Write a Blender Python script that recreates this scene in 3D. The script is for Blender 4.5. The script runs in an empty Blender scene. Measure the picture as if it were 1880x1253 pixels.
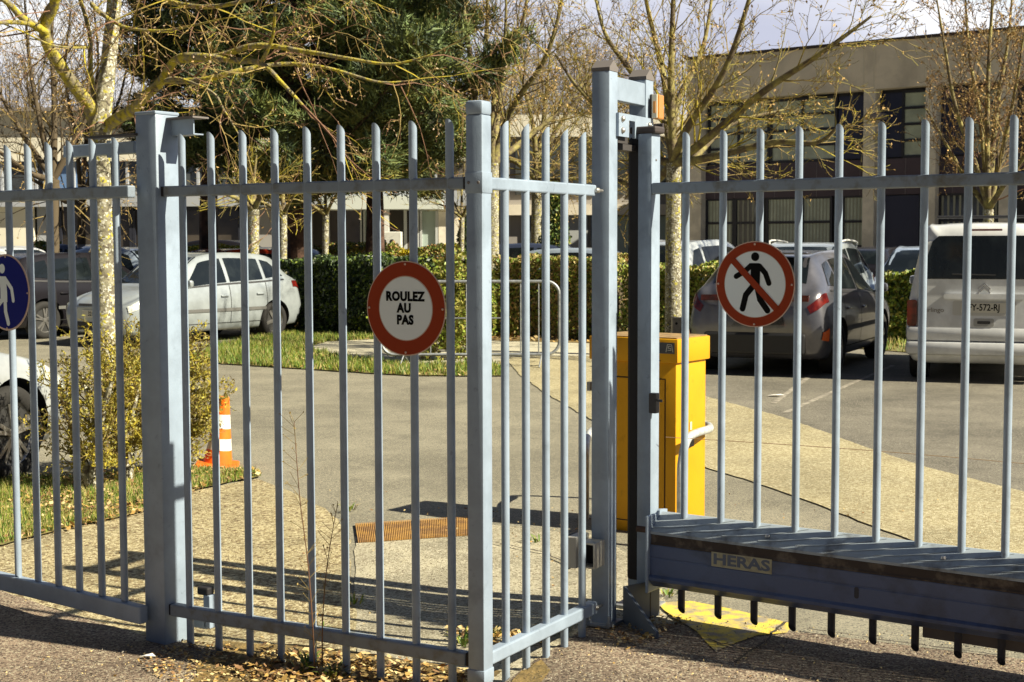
import bpy, bmesh, math, random
from mathutils import Vector, Matrix, noise as mnoise
from math import radians as R, pi, sin, cos, tan, atan2, sqrt, hypot
random.seed(7)
SC = bpy.context.scene
COL = SC.collection
# ---------------------------------------------------------------- camera
W0, H0, F, EYE = 1880.0, 1253.0, 2611.0, 1.6
PITCH, ROLL = math.atan(178.0/F), R(-0.15)
cam_d = bpy.data.cameras.new('camera'); cam = bpy.data.objects.new('camera', cam_d); COL.objects.link(cam)
CM = Matrix.Translation((0, 0, EYE)) @ (Matrix.Rotation(R(90)-PITCH, 4, 'X') @ Matrix.Rotation(ROLL, 4, 'Z'))
cam.matrix_world = CM
cam_d.sensor_width = 36; cam_d.lens = F*36/W0; cam_d.clip_start = .05; cam_d.clip_end = 3000
cam_d.dof.use_dof = True; cam_d.dof.focus_distance = 5.6; cam_d.dof.aperture_fstop = 13
SC.camera = cam
# ---------------------------------------------------------------- sun and sky
SE = R(39.6); SH = Vector((.917, -.400)).normalized()
SUNV = Vector((SH.x*cos(SE), SH.y*cos(SE), sin(SE)))
sl = bpy.data.lights.new('sun', 'SUN'); sl.energy = 4.9; sl.angle = R(.53); sl.color = (1, .91, .70)
so = bpy.data.objects.new('sun', sl); COL.objects.link(so); so.rotation_euler = SUNV.to_track_quat('Z', 'Y').to_euler(); so.location = (20, -5, 30)
w = bpy.data.worlds.new('World'); SC.world = w; w.use_nodes = True
nt = w.node_tree; N = nt.nodes; LK = nt.links
bg = N['Background']; bg.inputs[1].default_value = .055
sky = N.new('ShaderNodeTexSky'); sky.sky_type = 'NISHITA'; sky.sun_disc = False; sky.sun_elevation = SE; sky.sun_rotation = atan2(SH.x, SH.y)
tc = N.new('ShaderNodeTexCoord'); mp = N.new('ShaderNodeMapping'); mp.inputs['Scale'].default_value = (1, 1, 3.2); mp.inputs['Location'].default_value = (.35, .1, .2)
nz = N.new('ShaderNodeTexNoise'); nz.inputs['Scale'].default_value = 3.0; nz.inputs['Detail'].default_value = 7; nz.inputs['Roughness'].default_value = .52
cr = N.new('ShaderNodeValToRGB'); cr.color_ramp.elements[0].position = .36; cr.color_ramp.elements[1].position = .56
nz2 = N.new('ShaderNodeTexNoise'); nz2.inputs['Scale'].default_value = 2.4; nz2.inputs['Detail'].default_value = 4
cr2 = N.new('ShaderNodeValToRGB'); e = cr2.color_ramp.elements; e[0].position = .38; e[0].color = (4.6, 4.8, 5.9, 1); e[1].position = .58; e[1].color = (9.8, 9.8, 9.9, 1)
mx = N.new('ShaderNodeMix'); mx.data_type = 'RGBA'
LK.new(tc.outputs['Generated'], mp.inputs[0]); LK.new(mp.outputs[0], nz.inputs[0]); LK.new(mp.outputs[0], nz2.inputs[0])
LK.new(nz.outputs[0], cr.inputs[0]); LK.new(nz2.outputs[0], cr2.inputs[0])
sx_ = N.new('ShaderNodeSeparateXYZ'); mr = N.new('ShaderNodeMapRange'); mr.inputs['From Min'].default_value = .22; mr.inputs['From Max'].default_value = .48; mr.inputs['To Min'].default_value = 1; mr.inputs['To Max'].default_value = .12
mm_ = N.new('ShaderNodeMath'); mm_.operation = 'MULTIPLY'; LK.new(tc.outputs['Generated'], sx_.inputs[0]); LK.new(sx_.outputs[2], mr.inputs[0]); LK.new(cr.outputs[0], mm_.inputs[0]); LK.new(mr.outputs[0], mm_.inputs[1]); LK.new(mm_.outputs[0], mx.inputs['Factor']); LK.new(sky.outputs[0], mx.inputs['A']); LK.new(cr2.outputs[0], mx.inputs['B']); # added dimming of the sky behind the camera to deepen shade; brightest ahead right
dt = N.new('ShaderNodeVectorMath'); dt.operation = 'DOT_PRODUCT'; dt.inputs[1].default_value = (.45, .88, .12); LK.new(tc.outputs['Generated'], dt.inputs[0])
m3 = N.new('ShaderNodeMapRange'); m3.interpolation_type = 'SMOOTHSTEP'; m3.inputs['From Min'].default_value = -.1; m3.inputs['From Max'].default_value = .98; m3.inputs['To Min'].default_value = .17; m3.inputs['To Max'].default_value = 1.12; LK.new(dt.outputs['Value'], m3.inputs[0])
m4 = N.new('ShaderNodeMapRange'); m4.inputs['From Min'].default_value = -.1; m4.inputs['From Max'].default_value = .7; LK.new(dt.outputs['Value'], m4.inputs[0]); mt = N.new('ShaderNodeMix'); mt.data_type = 'RGBA'; mt.blend_type = 'MULTIPLY'; mt.inputs['B'].default_value = (.86, .97, 1.25, 1); iv = N.new('ShaderNodeMath'); iv.operation = 'SUBTRACT'; iv.inputs[0].default_value = 1; LK.new(m4.outputs[0], iv.inputs[1]); LK.new(iv.outputs[0], mt.inputs['Factor']); LK.new(mx.outputs['Result'], mt.inputs['A'])
vm = N.new('ShaderNodeVectorMath'); vm.operation = 'SCALE'; LK.new(mt.outputs['Result'], vm.inputs[0]); LK.new(m3.outputs[0], vm.inputs['Scale']); LK.new(vm.outputs[0], bg.inputs[0])
SC.view_settings.view_transform = 'Standard'; SC.view_settings.look = 'None'; SC.view_settings.gamma = 1; SC.view_settings.exposure = 1.1

# ---------------------------------------------------------------- pixel helpers (photograph pixels, 1880 x 1253)
def ray(px, py):
    d = Vector(((px-W0/2)/F, -(py-H0/2)/F, -1.0)); return (CM.to_3x3() @ d)
def G(px, py, z=0.0):
    d = ray(px, py); t = (z-EYE)/d.z; return Vector((d.x*t, d.y*t, z))
def P(px, py, Y):
    d = ray(px, py); t = Y/d.y; return Vector((d.x*t, Y, EYE+d.z*t))
def PL(px, py, p0, dr):           # hit of the pixel's ray with the vertical plane through p0 along dr: (distance along, height)
    d = ray(px, py); n = (-dr[1], dr[0]); t = (p0[0]*n[0]+p0[1]*n[1])/(d.x*n[0]+d.y*n[1])
    x, y, z = d.x*t, d.y*t, EYE+d.z*t
    return ((x-p0[0])*dr[0]+(y-p0[1])*dr[1], z)

# ---------------------------------------------------------------- materials
MC = {}
def mat(name, col, rough=.6, metal=0, var=.0, vscale=8, col2=None, thr=(.4, .6), bump=0, bscale=60, spec=.5, coat=0, detail=4, emit=None, trans=0, tex='Object', speck=None, blot=None):
    if name in MC: return MC[name]
    m = bpy.data.materials.new(name); m.use_nodes = True; nt = m.node_tree; b = nt.nodes['Principled BSDF']; L = nt.links
    b.inputs['Roughness'].default_value = rough; b.inputs['Metallic'].default_value = metal; b.inputs['Specular IOR Level'].default_value = spec
    b.inputs['Coat Weight'].default_value = coat; b.inputs['Coat Roughness'].default_value = .04
    if trans: b.inputs['Transmission Weight'].default_value = trans
    b.inputs['Base Color'].default_value = (*col, 1)
    tcn = nt.nodes.new('ShaderNodeTexCoord'); src = tcn.outputs[tex]
    out = None
    if col2 or var:
        n = nt.nodes.new('ShaderNodeTexNoise'); n.inputs['Scale'].default_value = vscale; n.inputs['Detail'].default_value = detail; n.inputs['Roughness'].default_value = .6; L.new(src, n.inputs[0])
        r = nt.nodes.new('ShaderNodeValToRGB'); L.new(n.outputs[0], r.inputs[0]); r.color_ramp.elements[0].position = thr[0]; r.color_ramp.elements[1].position = thr[1]
        c2 = col2 if col2 else tuple(c*(1-var) for c in col)
        c1 = col if col2 else tuple(min(1, c*(1+var)) for c in col)
        r.color_ramp.elements[0].color = (*c1, 1); r.color_ramp.elements[1].color = (*c2, 1); out = r.outputs[0]
    if speck:       # (scale, colour, threshold) stones or specks
        for (sc, cc, th) in speck:
            v = nt.nodes.new('ShaderNodeTexVoronoi'); v.inputs['Scale'].default_value = sc; L.new(src, v.inputs[0])
            sep = nt.nodes.new('ShaderNodeSeparateColor'); L.new(v.outputs['Color'], sep.inputs[0])
            g = nt.nodes.new('ShaderNodeMath'); g.operation = 'GREATER_THAN'; g.inputs[1].default_value = th; L.new(sep.outputs[0], g.inputs[0])
            mxn = nt.nodes.new('ShaderNodeMix'); mxn.data_type = 'RGBA'; L.new(g.outputs[0], mxn.inputs['Factor'])
            if out: L.new(out, mxn.inputs['A'])
            else: mxn.inputs['A'].default_value = (*col, 1)
            mxn.inputs['B'].default_value = (*cc, 1); out = mxn.outputs['Result']
    if blot:
        for (sc, lo, hi, k0) in blot:      # scale, ramp start, ramp end, darkest factor
            nb_ = nt.nodes.new('ShaderNodeTexNoise'); nb_.inputs['Scale'].default_value = sc; nb_.inputs['Detail'].default_value = 7; nb_.inputs['Roughness'].default_value = .65; nb_.inputs['Distortion'].default_value = .4; L.new(src, nb_.inputs[0])
            rb_ = nt.nodes.new('ShaderNodeMapRange'); rb_.inputs['From Min'].default_value = lo; rb_.inputs['From Max'].default_value = hi; rb_.inputs['To Min'].default_value = k0; L.new(nb_.outputs[0], rb_.inputs[0])
            vs_ = nt.nodes.new('ShaderNodeVectorMath'); vs_.operation = 'SCALE'; L.new(out, vs_.inputs[0]); L.new(rb_.outputs[0], vs_.inputs['Scale']); out = vs_.outputs[0]
    if out: L.new(out, b.inputs['Base Color'])
    if bump:
        n2 = nt.nodes.new('ShaderNodeTexNoise'); n2.inputs['Scale'].default_value = bscale; n2.inputs['Detail'].default_value = 5; L.new(src, n2.inputs[0])
        bp = nt.nodes.new('ShaderNodeBump'); bp.inputs['Strength'].default_value = bump; bp.inputs['Distance'].default_value = .01; L.new(n2.outputs[0], bp.inputs['Height']); L.new(bp.outputs[0], b.inputs['Normal'])
    if emit: b.inputs['Emission Color'].default_value = (*emit, 1); b.inputs['Emission Strength'].default_value = 1
    MC[name] = m; return m

# ---------------------------------------------------------------- mesh collecting
class MB:
    def __init__(s): s.v = []; s.f = []; s.mi = []; s.cur = 0
    def add(s, vs, fs):
        o = len(s.v); s.v.extend(tuple(v) for v in vs); s.f.extend(tuple(i+o for i in f) for f in fs); s.mi.extend([s.cur]*len(fs)); return s
    def box(s, c, d, M=None, b=0):
        x, y, z = d[0]/2, d[1]/2, d[2]/2
        if b > 0:
            bm = bmesh.new(); bmesh.ops.create_cube(bm, size=1)
            for v in bm.verts: v.co = Vector((v.co.x*d[0], v.co.y*d[1], v.co.z*d[2]))
            bmesh.ops.bevel(bm, geom=bm.edges[:], offset=min(b, min(d)*.45), segments=2, affect='EDGES', profile=.5)
            bm.verts.index_update(); vs = [v.co.copy() for v in bm.verts]; fs = [[v.index for v in f.verts] for f in bm.faces]; bm.free()
        else:
            vs = [Vector((i*x, j*y, k*z)) for i in (-1, 1) for j in (-1, 1) for k in (-1, 1)]
            fs = [(0, 1, 3, 2), (4, 6, 7, 5), (0, 4, 5, 1), (2, 3, 7, 6), (0, 2, 6, 4), (1, 5, 7, 3)]
        if M is not None: vs = [M @ v for v in vs]
        c = Vector(c); return s.add([v+c for v in vs], fs)
    def tube(s, pts, rad, n=8, cap=True):
        pts = [Vector(p) for p in pts]; m = len(pts)
        if not hasattr(rad, '__len__'): rad = [rad]*m
        prev = None; rings = []
        for i in range(m):
            t = (pts[min(i+1, m-1)]-pts[max(i-1, 0)])
            if t.length < 1e-9: t = Vector((0, 0, 1))
            t.normalize()
            if prev is None:
                a = Vector((1, 0, 0)) if abs(t.x) < .8 else Vector((0, 1, 0)); prev = t.cross(a).normalized()
            u = (prev-t*prev.dot(t))
            if u.length < 1e-6: u = t.orthogonal()
            u.normalize(); v = t.cross(u); prev = u
            rings.append([pts[i]+(u*cos(2*pi*k/n)+v*sin(2*pi*k/n))*rad[i] for k in range(n)])
        vs = [p for r in rings for p in r]; fs = []
        for i in range(m-1):
            for k in range(n):
                k2 = (k+1) % n; fs.append((i*n+k, i*n+k2, (i+1)*n+k2, (i+1)*n+k))
        if cap: fs.append(tuple(range(n-1, -1, -1))); fs.append(tuple((m-1)*n+k for k in range(n)))
        return s.add(vs, fs)
    def lathe(s, prof, n=24, M=None, arc=None):   # profile (r, z) turned about z
        vs = []; fs = []; m = len(prof)
        for k in range(n):
            a = 2*pi*k/n
            for r, z in prof: vs.append(Vector((r*cos(a), r*sin(a), z)))
        for k in range(n):
            k2 = (k+1) % n
            for i in range(m-1): fs.append((k*m+i, k2*m+i, k2*m+i+1, k*m+i+1))
        if M is not None: vs = [M @ v for v in vs]
        return s.add(vs, fs)
    def prism(s, poly, d0, d1, M=None):      # polygon (x, z) extruded along y from d0 to d1
        n = len(poly); vs = [Vector((x, d0, z)) for x, z in poly]+[Vector((x, d1, z)) for x, z in poly]
        fs = [tuple(range(n)), tuple(range(2*n-1, n-1, -1))]+[(i, i+n, (i+1) % n+n, (i+1) % n) for i in range(n)]
        if M is not None: vs = [M @ v for v in vs]
        return s.add(vs, fs)
    def quad(s, a, b, c, d): return s.add([a, b, c, d], [(0, 1, 2, 3)])
    def mesh(s, name, mats, smooth=False, sm_angle=None):
        me = bpy.data.meshes.new(name); me.from_pydata([tuple(v) for v in s.v], [], s.f)
        for m in (mats if isinstance(mats, (list, tuple)) else [mats]): me.materials.append(m)
        if any(s.mi): me.polygons.foreach_set('material_index', s.mi)
        if smooth:
            me.polygons.foreach_set('use_smooth', [True]*len(me.polygons))
            if sm_angle: me.set_sharp_from_angle(angle=R(sm_angle))
        me.update(); return me
def link(name, me, parent=None, loc=None):
    o = bpy.data.objects.new(name, me); COL.objects.link(o)
    if parent: o.parent = parent
    if loc is not None: o.location = loc
    return o
def part(name, mb, m, parent=None, smooth=False, ang=40, label=None, fixn=False):
    me = mb.mesh(name, m, smooth, ang if smooth else None)
    if fixn:
        bm = bmesh.new(); bm.from_mesh(me); bmesh.ops.recalc_face_normals(bm, faces=bm.faces); bm.to_mesh(me); bm.free()
    o = link(name, me, parent)
    if label: o['label'] = label
    return o
def tag(o, label=None, cat=None, group=None, kind=None):
    if label: o['label'] = label
    if cat: o['category'] = cat
    if group: o['group'] = group
    if kind: o['kind'] = kind
    return o
def thing(name, label, cat, loc=(0, 0, 0), rz=0, group=None):
    o = bpy.data.objects.new(name, None); COL.objects.link(o); o.location = loc; o.rotation_euler = (0, 0, rz); o.empty_display_size = .1
    return tag(o, label, cat, group)
def solo(name, mb, m, label, cat, loc=(0, 0, 0), rz=0, group=None, smooth=False, ang=40):
    o = part(name, mb, m, None, smooth, ang); o.location = loc; o.rotation_euler = (0, 0, rz); return tag(o, label, cat, group)
def text_mb(s, size, bold=0, ext=.0004, xs=1.0, spacing=1.0):
    """lettering in the x/z plane facing -y, centred"""
    cu = bpy.data.curves.new('lettering', 'FONT'); cu.body = s; cu.size = size; cu.align_x = 'CENTER'; cu.align_y = 'CENTER'; cu.extrude = ext; cu.offset = bold; cu.space_character = spacing; cu.resolution_u = 3
    o = bpy.data.objects.new('lettering', cu); COL.objects.link(o); dg = bpy.context.evaluated_depsgraph_get(); me = bpy.data.meshes.new_from_object(o.evaluated_get(dg))
    vs = [Vector((v.co.x*xs, -v.co.z, v.co.y)) for v in me.vertices]; fs = [tuple(p.vertices) for p in me.polygons]
    bpy.data.objects.remove(o); bpy.data.curves.remove(cu); bpy.data.meshes.remove(me)
    mb = MB(); mb.add(vs, fs); return mb
def shift(mb, off, M=None):
    off = Vector(off); mb.v = [tuple((M @ Vector(v) if M else Vector(v))+off) for v in mb.v]; return mb
def rrect(w, h, r, n=5):
    pts = []
    for cx, cz, a0 in ((w/2-r, h/2-r, 0), (-w/2+r, h/2-r, 90), (-w/2+r, -h/2+r, 180), (w/2-r, -h/2+r, 270)):
        for k in range(n+1):
            a = R(a0+90*k/n); pts.append((cx+r*cos(a), cz+r*sin(a)))
    return pts
def circ(r, n=48, cx=0, cz=0): return [(cx+r*cos(2*pi*k/n), cz+r*sin(2*pi*k/n)) for k in range(n)]
def smst(t): t = max(0, min(1, t)); return t*t*(3-2*t)
def gh(x, y): return -.045*smst((7.3-y)/1.4)*smst((.45-x)/.9)

# ================================================================ SETTING: ground
M_road = mat('road_asphalt', (.225, .21, .155), .95, var=.16, vscale=1.3, bump=.5, bscale=220, speck=[(130, (.33, .30, .22), .72), (170, (.12, .11, .09), .82)], blot=[(.55, .38, .52, .80), (3.5, .33, .47, .82)])
M_park = mat('car_park_asphalt', (.175, .16, .125), .95, var=.2, vscale=.9, bump=.5, bscale=200, speck=[(120, (.29, .27, .21), .75), (160, (.10, .09, .08), .82)], blot=[(.4, .38, .55, .72), (2.6, .34, .5, .8)])
M_agg = mat('aggregate_concrete', (.36, .305, .17), .95, var=.16, vscale=2, bump=1.0, bscale=110, speck=[(75, (.52, .455, .28), .62), (85, (.23, .175, .085), .72), (60, (.16, .115, .06), .88)], blot=[(1.2, .34, .54, .72)])
M_agg2 = mat('aggregate_path', (.36, .315, .185), .95, var=.12, vscale=1.2, bump=.8, bscale=110, speck=[(70, (.49, .44, .285), .66), (80, (.26, .21, .11), .76)], blot=[(.8, .34, .54, .78)])
M_pale = mat('pale_concrete', (.46, .43, .32), .95, var=.14, vscale=1.5, bump=.5, bscale=120, speck=[(90, (.36, .32, .22), .8)])
M_slab = mat('slab_concrete', (.36, .33, .235), .95, var=.2, vscale=2.2, bump=.7, bscale=150, speck=[(120, (.48, .44, .33), .72), (130, (.17, .14, .09), .82)], blot=[(1.3, .36, .52, .7), (7, .32, .46, .8)])
M_fore = mat('forecourt_asphalt', (.255, .19, .135), .95, var=.2, vscale=1.6, bump=.8, bscale=170, speck=[(120, (.42, .365, .26), .76), (130, (.10, .07, .05), .70)], blot=[(1.1, .36, .56, .62), (5, .32, .5, .75)])
M_soil = mat('soil', (.17, .12, .05), .97, var=.4, vscale=9, bump=1, bscale=60, col2=None)
def ground_sheet(name, pts, layer, m, pix=True, kind='structure', label=None, jag=0.0):
    P3 = [G(*p) if pix else Vector((p[0], p[1], 0)) for p in pts]
    if jag:
        out = []
        for i, a in enumerate(P3):
            b = P3[(i+1) % len(P3)]; n = max(1, int((b-a).length/.12)); n = min(n, 60)
            for k in range(n):
                q = a.lerp(b, k/n); q.x += random.uniform(-jag, jag); q.y += random.uniform(-jag, jag); out.append(q)
        P3 = out
    bm = bmesh.new(); f = bm.faces.new([bm.verts.new((p.x, p.y, 0)) for p in P3])
    bmesh.ops.triangulate(bm, faces=[f])
    xs = [p.x for p in P3]; ys = [p.y for p in P3]
    for k in range(0, 9):
        x = -.9+k*.18
        if min(xs) < x < max(xs): bmesh.ops.bisect_plane(bm, geom=bm.verts[:]+bm.edges[:]+bm.faces[:], plane_co=(x, 0, 0), plane_no=(1, 0, 0))
    for k in range(0, 9):
        y = 5.7+k*.22
        if min(ys) < y < max(ys): bmesh.ops.bisect_plane(bm, geom=bm.verts[:]+bm.edges[:]+bm.faces[:], plane_co=(0, y, 0), plane_no=(0, 1, 0))
    for v in bm.verts: v.co.z = gh(v.co.x, v.co.y)+layer*.004
    bmesh.ops.recalc_face_normals(bm, faces=bm.faces)
    me = bpy.data.meshes.new(name); bm.to_mesh(me); bm.free()
    if me.polygons and me.polygons[0].normal.z < 0: me.flip_normals()
    me.materials.append(m); o = link(name, me); tag(o, kind=kind)
    if label: o['label'] = label
    return o
ground_sheet('ground', [(-1500, -30), (1500, -30), (1500, 1600), (-1500, 1600)], 0, M_road, pix=False)
ground_sheet('parking_lot', [(1100, 585), (1100, 644), (1290, 728), (1440, 768), (1560, 812), (1700, 860), (1880, 905), (2700, 1120), (2700, 600), (1880, 540), (1300, 520)], 1, M_park)
ground_sheet('forecourt', [(-500, 1035), (0, 1078), (262, 1150), (560, 1205), (870, 1275), (1090, 1148), (1240, 1150), (1480, 1165), (1880, 1215), (2600, 1300), (2600, 2400), (-800, 2400)], 2, M_fore, jag=.01)
ground_sheet('aggregate_apron', [(-500, 1030), (0, 1002), (120, 972), (262, 942), (345, 905), (470, 880), (530, 903), (600, 935), (640, 978), (652, 1100), (655, 1200), (560, 1205), (262, 1150), (0, 1078)], 1, M_agg, jag=.012)
ground_sheet('concrete_slab', [(652, 985), (770, 972), (870, 962), (1100, 985), (1205, 1050), (1230, 1149), (1090, 1149), (870, 1276), (656, 1200), (652, 1100)], 1, M_slab, jag=.008)
ground_sheet('aggregate_path', [(925, 655), (1000, 652), (1090, 650), (1180, 680), (1290, 728), (1440, 768), (1560, 812), (1700, 860), (1880, 905), (2500, 1050), (2500, 1200), (1880, 1085), (1700, 1004), (1600, 967), (1500, 928), (1400, 892), (1290, 858), (1140, 800), (1060, 758), (1000, 722), (955, 690)], 2, M_agg2, jag=.01)
ground_sheet('concrete_path', [(560, 640), (600, 628), (700, 624), (900, 626), (1110, 632), (1110, 655), (925, 657), (925, 672), (760, 674), (640, 660)], 3, M_pale, jag=.02)
M_turf = mat('turf_soil', (.13, .12, .035), .97, col2=(.20, .155, .05), vscale=6, bump=1, bscale=40)
M_litter = mat('leaf_litter_ground', (.22, .15, .05), .97, col2=(.12, .085, .03), vscale=14, bump=1, bscale=60)
verges = {
 'verge_far': [(390, 640), (540, 606), (690, 600), (700, 624), (600, 629), (560, 641), (640, 660), (760, 674), (925, 672), (925, 655), (928, 692), (760, 692), (600, 682), (400, 669), (340, 662)],
 'verge_near': [(-300, 900), (0, 884), (150, 878), (262, 868), (345, 862), (470, 868), (480, 878), (400, 893), (345, 907), (262, 944), (120, 974), (0, 1004), (-300, 1030)],
 'verge_hedge': [(900, 595), (1110, 600), (1110, 633), (900, 627), (700, 624), (690, 600), (520, 606), (500, 560), (900, 540)],
 'verge_bays': [(1560, 640), (1680, 650), (1700, 600), (1650, 560), (1580, 560), (1100, 555), (1100, 600), (1290, 610)]}
for k, v in verges.items(): ground_sheet(k, v, 4, M_turf if k != 'verge_hedge' else M_litter, jag=.03)
ground_sheet('dirt_strip', [(400, 1165), (560, 1170), (700, 1185), (860, 1222), (905, 1225), (905, 1262), (1010, 1210), (1010, 1290), (840, 1330), (560, 1290), (420, 1262), (340, 1240)], 3, M_litter, jag=.05)
# worn yellow marking, drain, cracks
ym = mat('worn_yellow_paint', (.62, .47, .07), .85, col2=(.26, .225, .17), vscale=11, thr=(.46, .6), detail=9, bump=.4, bscale=150)
tag(ground_sheet('yellow_marking', [(1205, 1112), (1265, 1108), (1345, 1124), (1452, 1150), (1445, 1166), (1395, 1172), (1350, 1184), (1315, 1200), (1282, 1166), (1235, 1140)], 3, ym, jag=.012), 'worn yellow painted patch on the ground under the sliding gate', 'road marking', kind='thing')
for i, line in enumerate([[(1440, 1150), (1400, 1188), (1340, 1225)], [(1300, 1182), (1382, 1204)], [(1480, 1160), (1660, 1188), (1880, 1215)], [(900, 1000), (1000, 1020), (1060, 1050)]]):
    mb = MB(); q = [G(*p) for p in line]; pts = []
    for a, b in zip(q, q[1:]):
        for k in range(8): c = a.lerp(b, k/8); pts.append(c+Vector((random.uniform(-.008, .008), random.uniform(-.012, .012), 0)))
    for a, b in zip(pts, pts[1:]):
        wd = random.uniform(.003, .007); s = Vector((-(b-a).y, (b-a).x, 0)).normalized()*wd; z = Vector((0, 0, .0165)); z.z += gh(a.x, a.y)
        mb.quad(a-s+z, b-s+z, b+s+z, a+s+z)
    tag(part('crack', mb, mat('crack', (.05, .04, .03), 1)), kind='structure')
M_rust = mat('rusted_iron', (.42, .23, .06), .8, col2=(.26, .14, .05), vscale=9, bump=.4)
a, b, c, d = [G(*p) for p in ((652, 966), (868, 952), (868, 985), (657, 999))]
gr = thing('drain_grate', 'rusty ribbed iron drain grate set into the concrete slab', 'drain grate', tuple((a+b+c+d)/4))
o4 = (a+b+c+d)/4; mb = MB()
for k in range(64):
    p, q = a.lerp(b, (k+.1)/64), a.lerp(b, (k+.72)/64); p2, q2 = d.lerp(c, (k+.1)/64), d.lerp(c, (k+.72)/64)
    vs = [x-o4+Vector((0, 0, z+gh(x.x, x.y))) for z in (.006, .016) for x in (p, q, q2, p2)]
    mb.add(vs, [(4, 5, 6, 7), (0, 1, 5, 4), (2, 3, 7, 6), (0, 4, 7, 3), (1, 2, 6, 5)])
part('rib', mb, M_rust, gr); gr.children[0].name = 'ribbed_cover'
mb = MB(); vs = [x-o4+Vector((0, 0, .0075+gh(x.x, x.y))) for x in (a, b, c, d)]; mb.add(vs, [(3, 2, 1, 0)]); part('tray', mb, mat('drain_dark', (.06, .035, .02), 1), gr)

# parking bay lines
for l, lab in (([(1490, 690), (1420, 742)], 'short faded white bay line left of the other'), ([(1640, 672), (1440, 760)], 'long faded white bay line between grey hatchback and van')):
    mb = MB(); p, q = G(*l[0]), G(*l[1]); o_ = (p+q)/2; s = Vector((-(q-p).y, (q-p).x, 0)).normalized()*.03; z = Vector((0, 0, .0085)); mb.quad(p-s+z-o_, q-s+z-o_, q+s+z-o_, p+s+z-o_)
    solo('bay_line', mb, mat('bay_paint', (.36, .33, .27), .9, col2=(.19, .17, .14), vscale=9, thr=(.38, .56)), lab, 'road marking', tuple(o_))

# ================================================================ FENCES
M_steel = mat('painted_steel', (.265, .33, .42), .42, var=.10, vscale=5, bump=.12, bscale=260, spec=.5, blot=[(4, .30, .46, .78), (28, .28, .38, .72)])
M_steel2 = mat('weathered_steel', (.205, .25, .31), .5, col2=(.12, .11, .08), vscale=16, thr=(.48, .76), bump=.2, bscale=200)
M_black = mat('black_rubber_and_hollows', (.012, .011, .013), .7)
M_capg = mat('grey_cap', (.15, .135, .13), .7)
M_zinc = mat('galvanised', (.30, .32, .34), .5, metal=.5, var=.2, vscale=20)
M_bolt = mat('bolt_zinc', (.5, .48, .44), .35, metal=.8)
def frame(p0, p1):
    p0 = Vector((p0[0], p0[1])); p1 = Vector((p1[0], p1[1])); d = (p1-p0).normalized(); return p0, (d.x, d.y), (p1-p0).length, atan2(d.y, d.x)
def picket(x, z0, z1, r=.0152, n=12):
    mb = MB(); vs = []; fs = []
    for zi, zz in enumerate((z0, z1)):
        for k in range(n):
            a = 2*pi*k/n; dx, dy = r*cos(a), r*sin(a)
            vs.append(Vector((x+dx, dy, zz-dy*1.25)))
    for k in range(n): k2 = (k+1) % n; fs.append((k, k2, n+k2, n+k))
    fs.append(tuple(range(n-1, -1, -1))); fs.append(tuple(range(n, 2*n)))
    return mb.add(vs, fs)
def rail(x0, x1, z, y=0, h=.042, t=.03): return MB().box(((x0+x1)/2, y, z), (x1-x0, t, h), b=.006)
# --- walk-in gate, left
A0, A1 = (-2.275, 6.32), (-1.515, 5.75)
p0, dr, L_, rz = frame(A0, A1)
pg = thing('pedestrian_gate', 'grey blue barred walk-in gate at the far left carrying the round blue sign', 'gate', (p0.x, p0.y, 0), rz)
for k, (x, y) in enumerate([(10, 262), (47, 260), (85, 257), (124, 254), (166, 252), (208, 249)]):
    s, z = PL(x+3, y, A0, dr); part('picket', picket(s, .115, 2.02), M_steel, pg, True)
for s in (-.145, -.29): part('picket', picket(s+.02, .115, 2.02), M_steel, pg, True)
part('top_rail', rail(-.5, L_-.02, 1.815, h=.05, t=.04), M_steel2, pg); part('bottom_rail', rail(-.5, L_+.0, .085, h=.075, t=.045), M_steel, pg)
s0, z0 = PL(86, 274, A0, dr); s1, z1 = PL(216, 272, A0, dr)
part('closer_arm', MB().box(((s0+s1)/2, .1, (z0+z1)/2+.0), (s1-s0, .04, .05), b=.004), M_steel, pg)
sa, za = PL(150, 246, A0, dr); sb_, zb_ = PL(238, 246, A0, dr); part('closer_plate', MB().box(((sa+sb_)/2, .05, zb_), (sb_-sa, .06, .01)), mat('dark_steel', (.05, .045, .045), .6), pg)
part('closer_hanger', MB().box(((s0+s1)/2+.07, .1, 2.0), (.03, .03, .07)), M_steel, pg)
# --- big square gate post
def post(name, label, near, wd, ztop, zbot, rz, cap='flat', capm=None, basemat=None):
    ex = Vector((cos(rz), sin(rz))); ey = Vector((-sin(rz), cos(rz))); c = Vector(near)+(-ex+ey)*wd/2
    t = thing(name, label, 'post', (c.x, c.y, 0), rz)
    if cap == 'flat':
        part('shaft', MB().box((0, 0, (ztop+zbot)/2), (wd, wd, ztop-zbot), b=.008), M_steel, t, True, 30)
    else:
        part('shaft', MB().box((0, 0, (ztop+zbot)/2-.01), (wd, wd, ztop-zbot-.02), b=.004), M_steel, t, True, 30)
    return t, c
rzm = atan2(-.488, .873)      # direction of the middle panel
nb = G(304, 1188, -.045)
bp, bc = post('gate_post', 'thick square grey blue steel post between walk-in gate and fence panel', (nb.x, nb.y), .124, 2.125, -.06, rzm-R(6))
part('cap', MB().box((0, 0, 2.13), (.126, .126, .014), b=.004), M_steel, bp)
br = MB().box((.142, .035, 2.108), (.155, .085, .007)); part('bracket_plate', br, M_capg, bp)
br = MB().box((.13, .02, 2.072), (.13, .006, .062)); br.box((.13, .045, 2.043), (.13, .05, .005)); part('bracket_angle', br, M_steel, bp)
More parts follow.
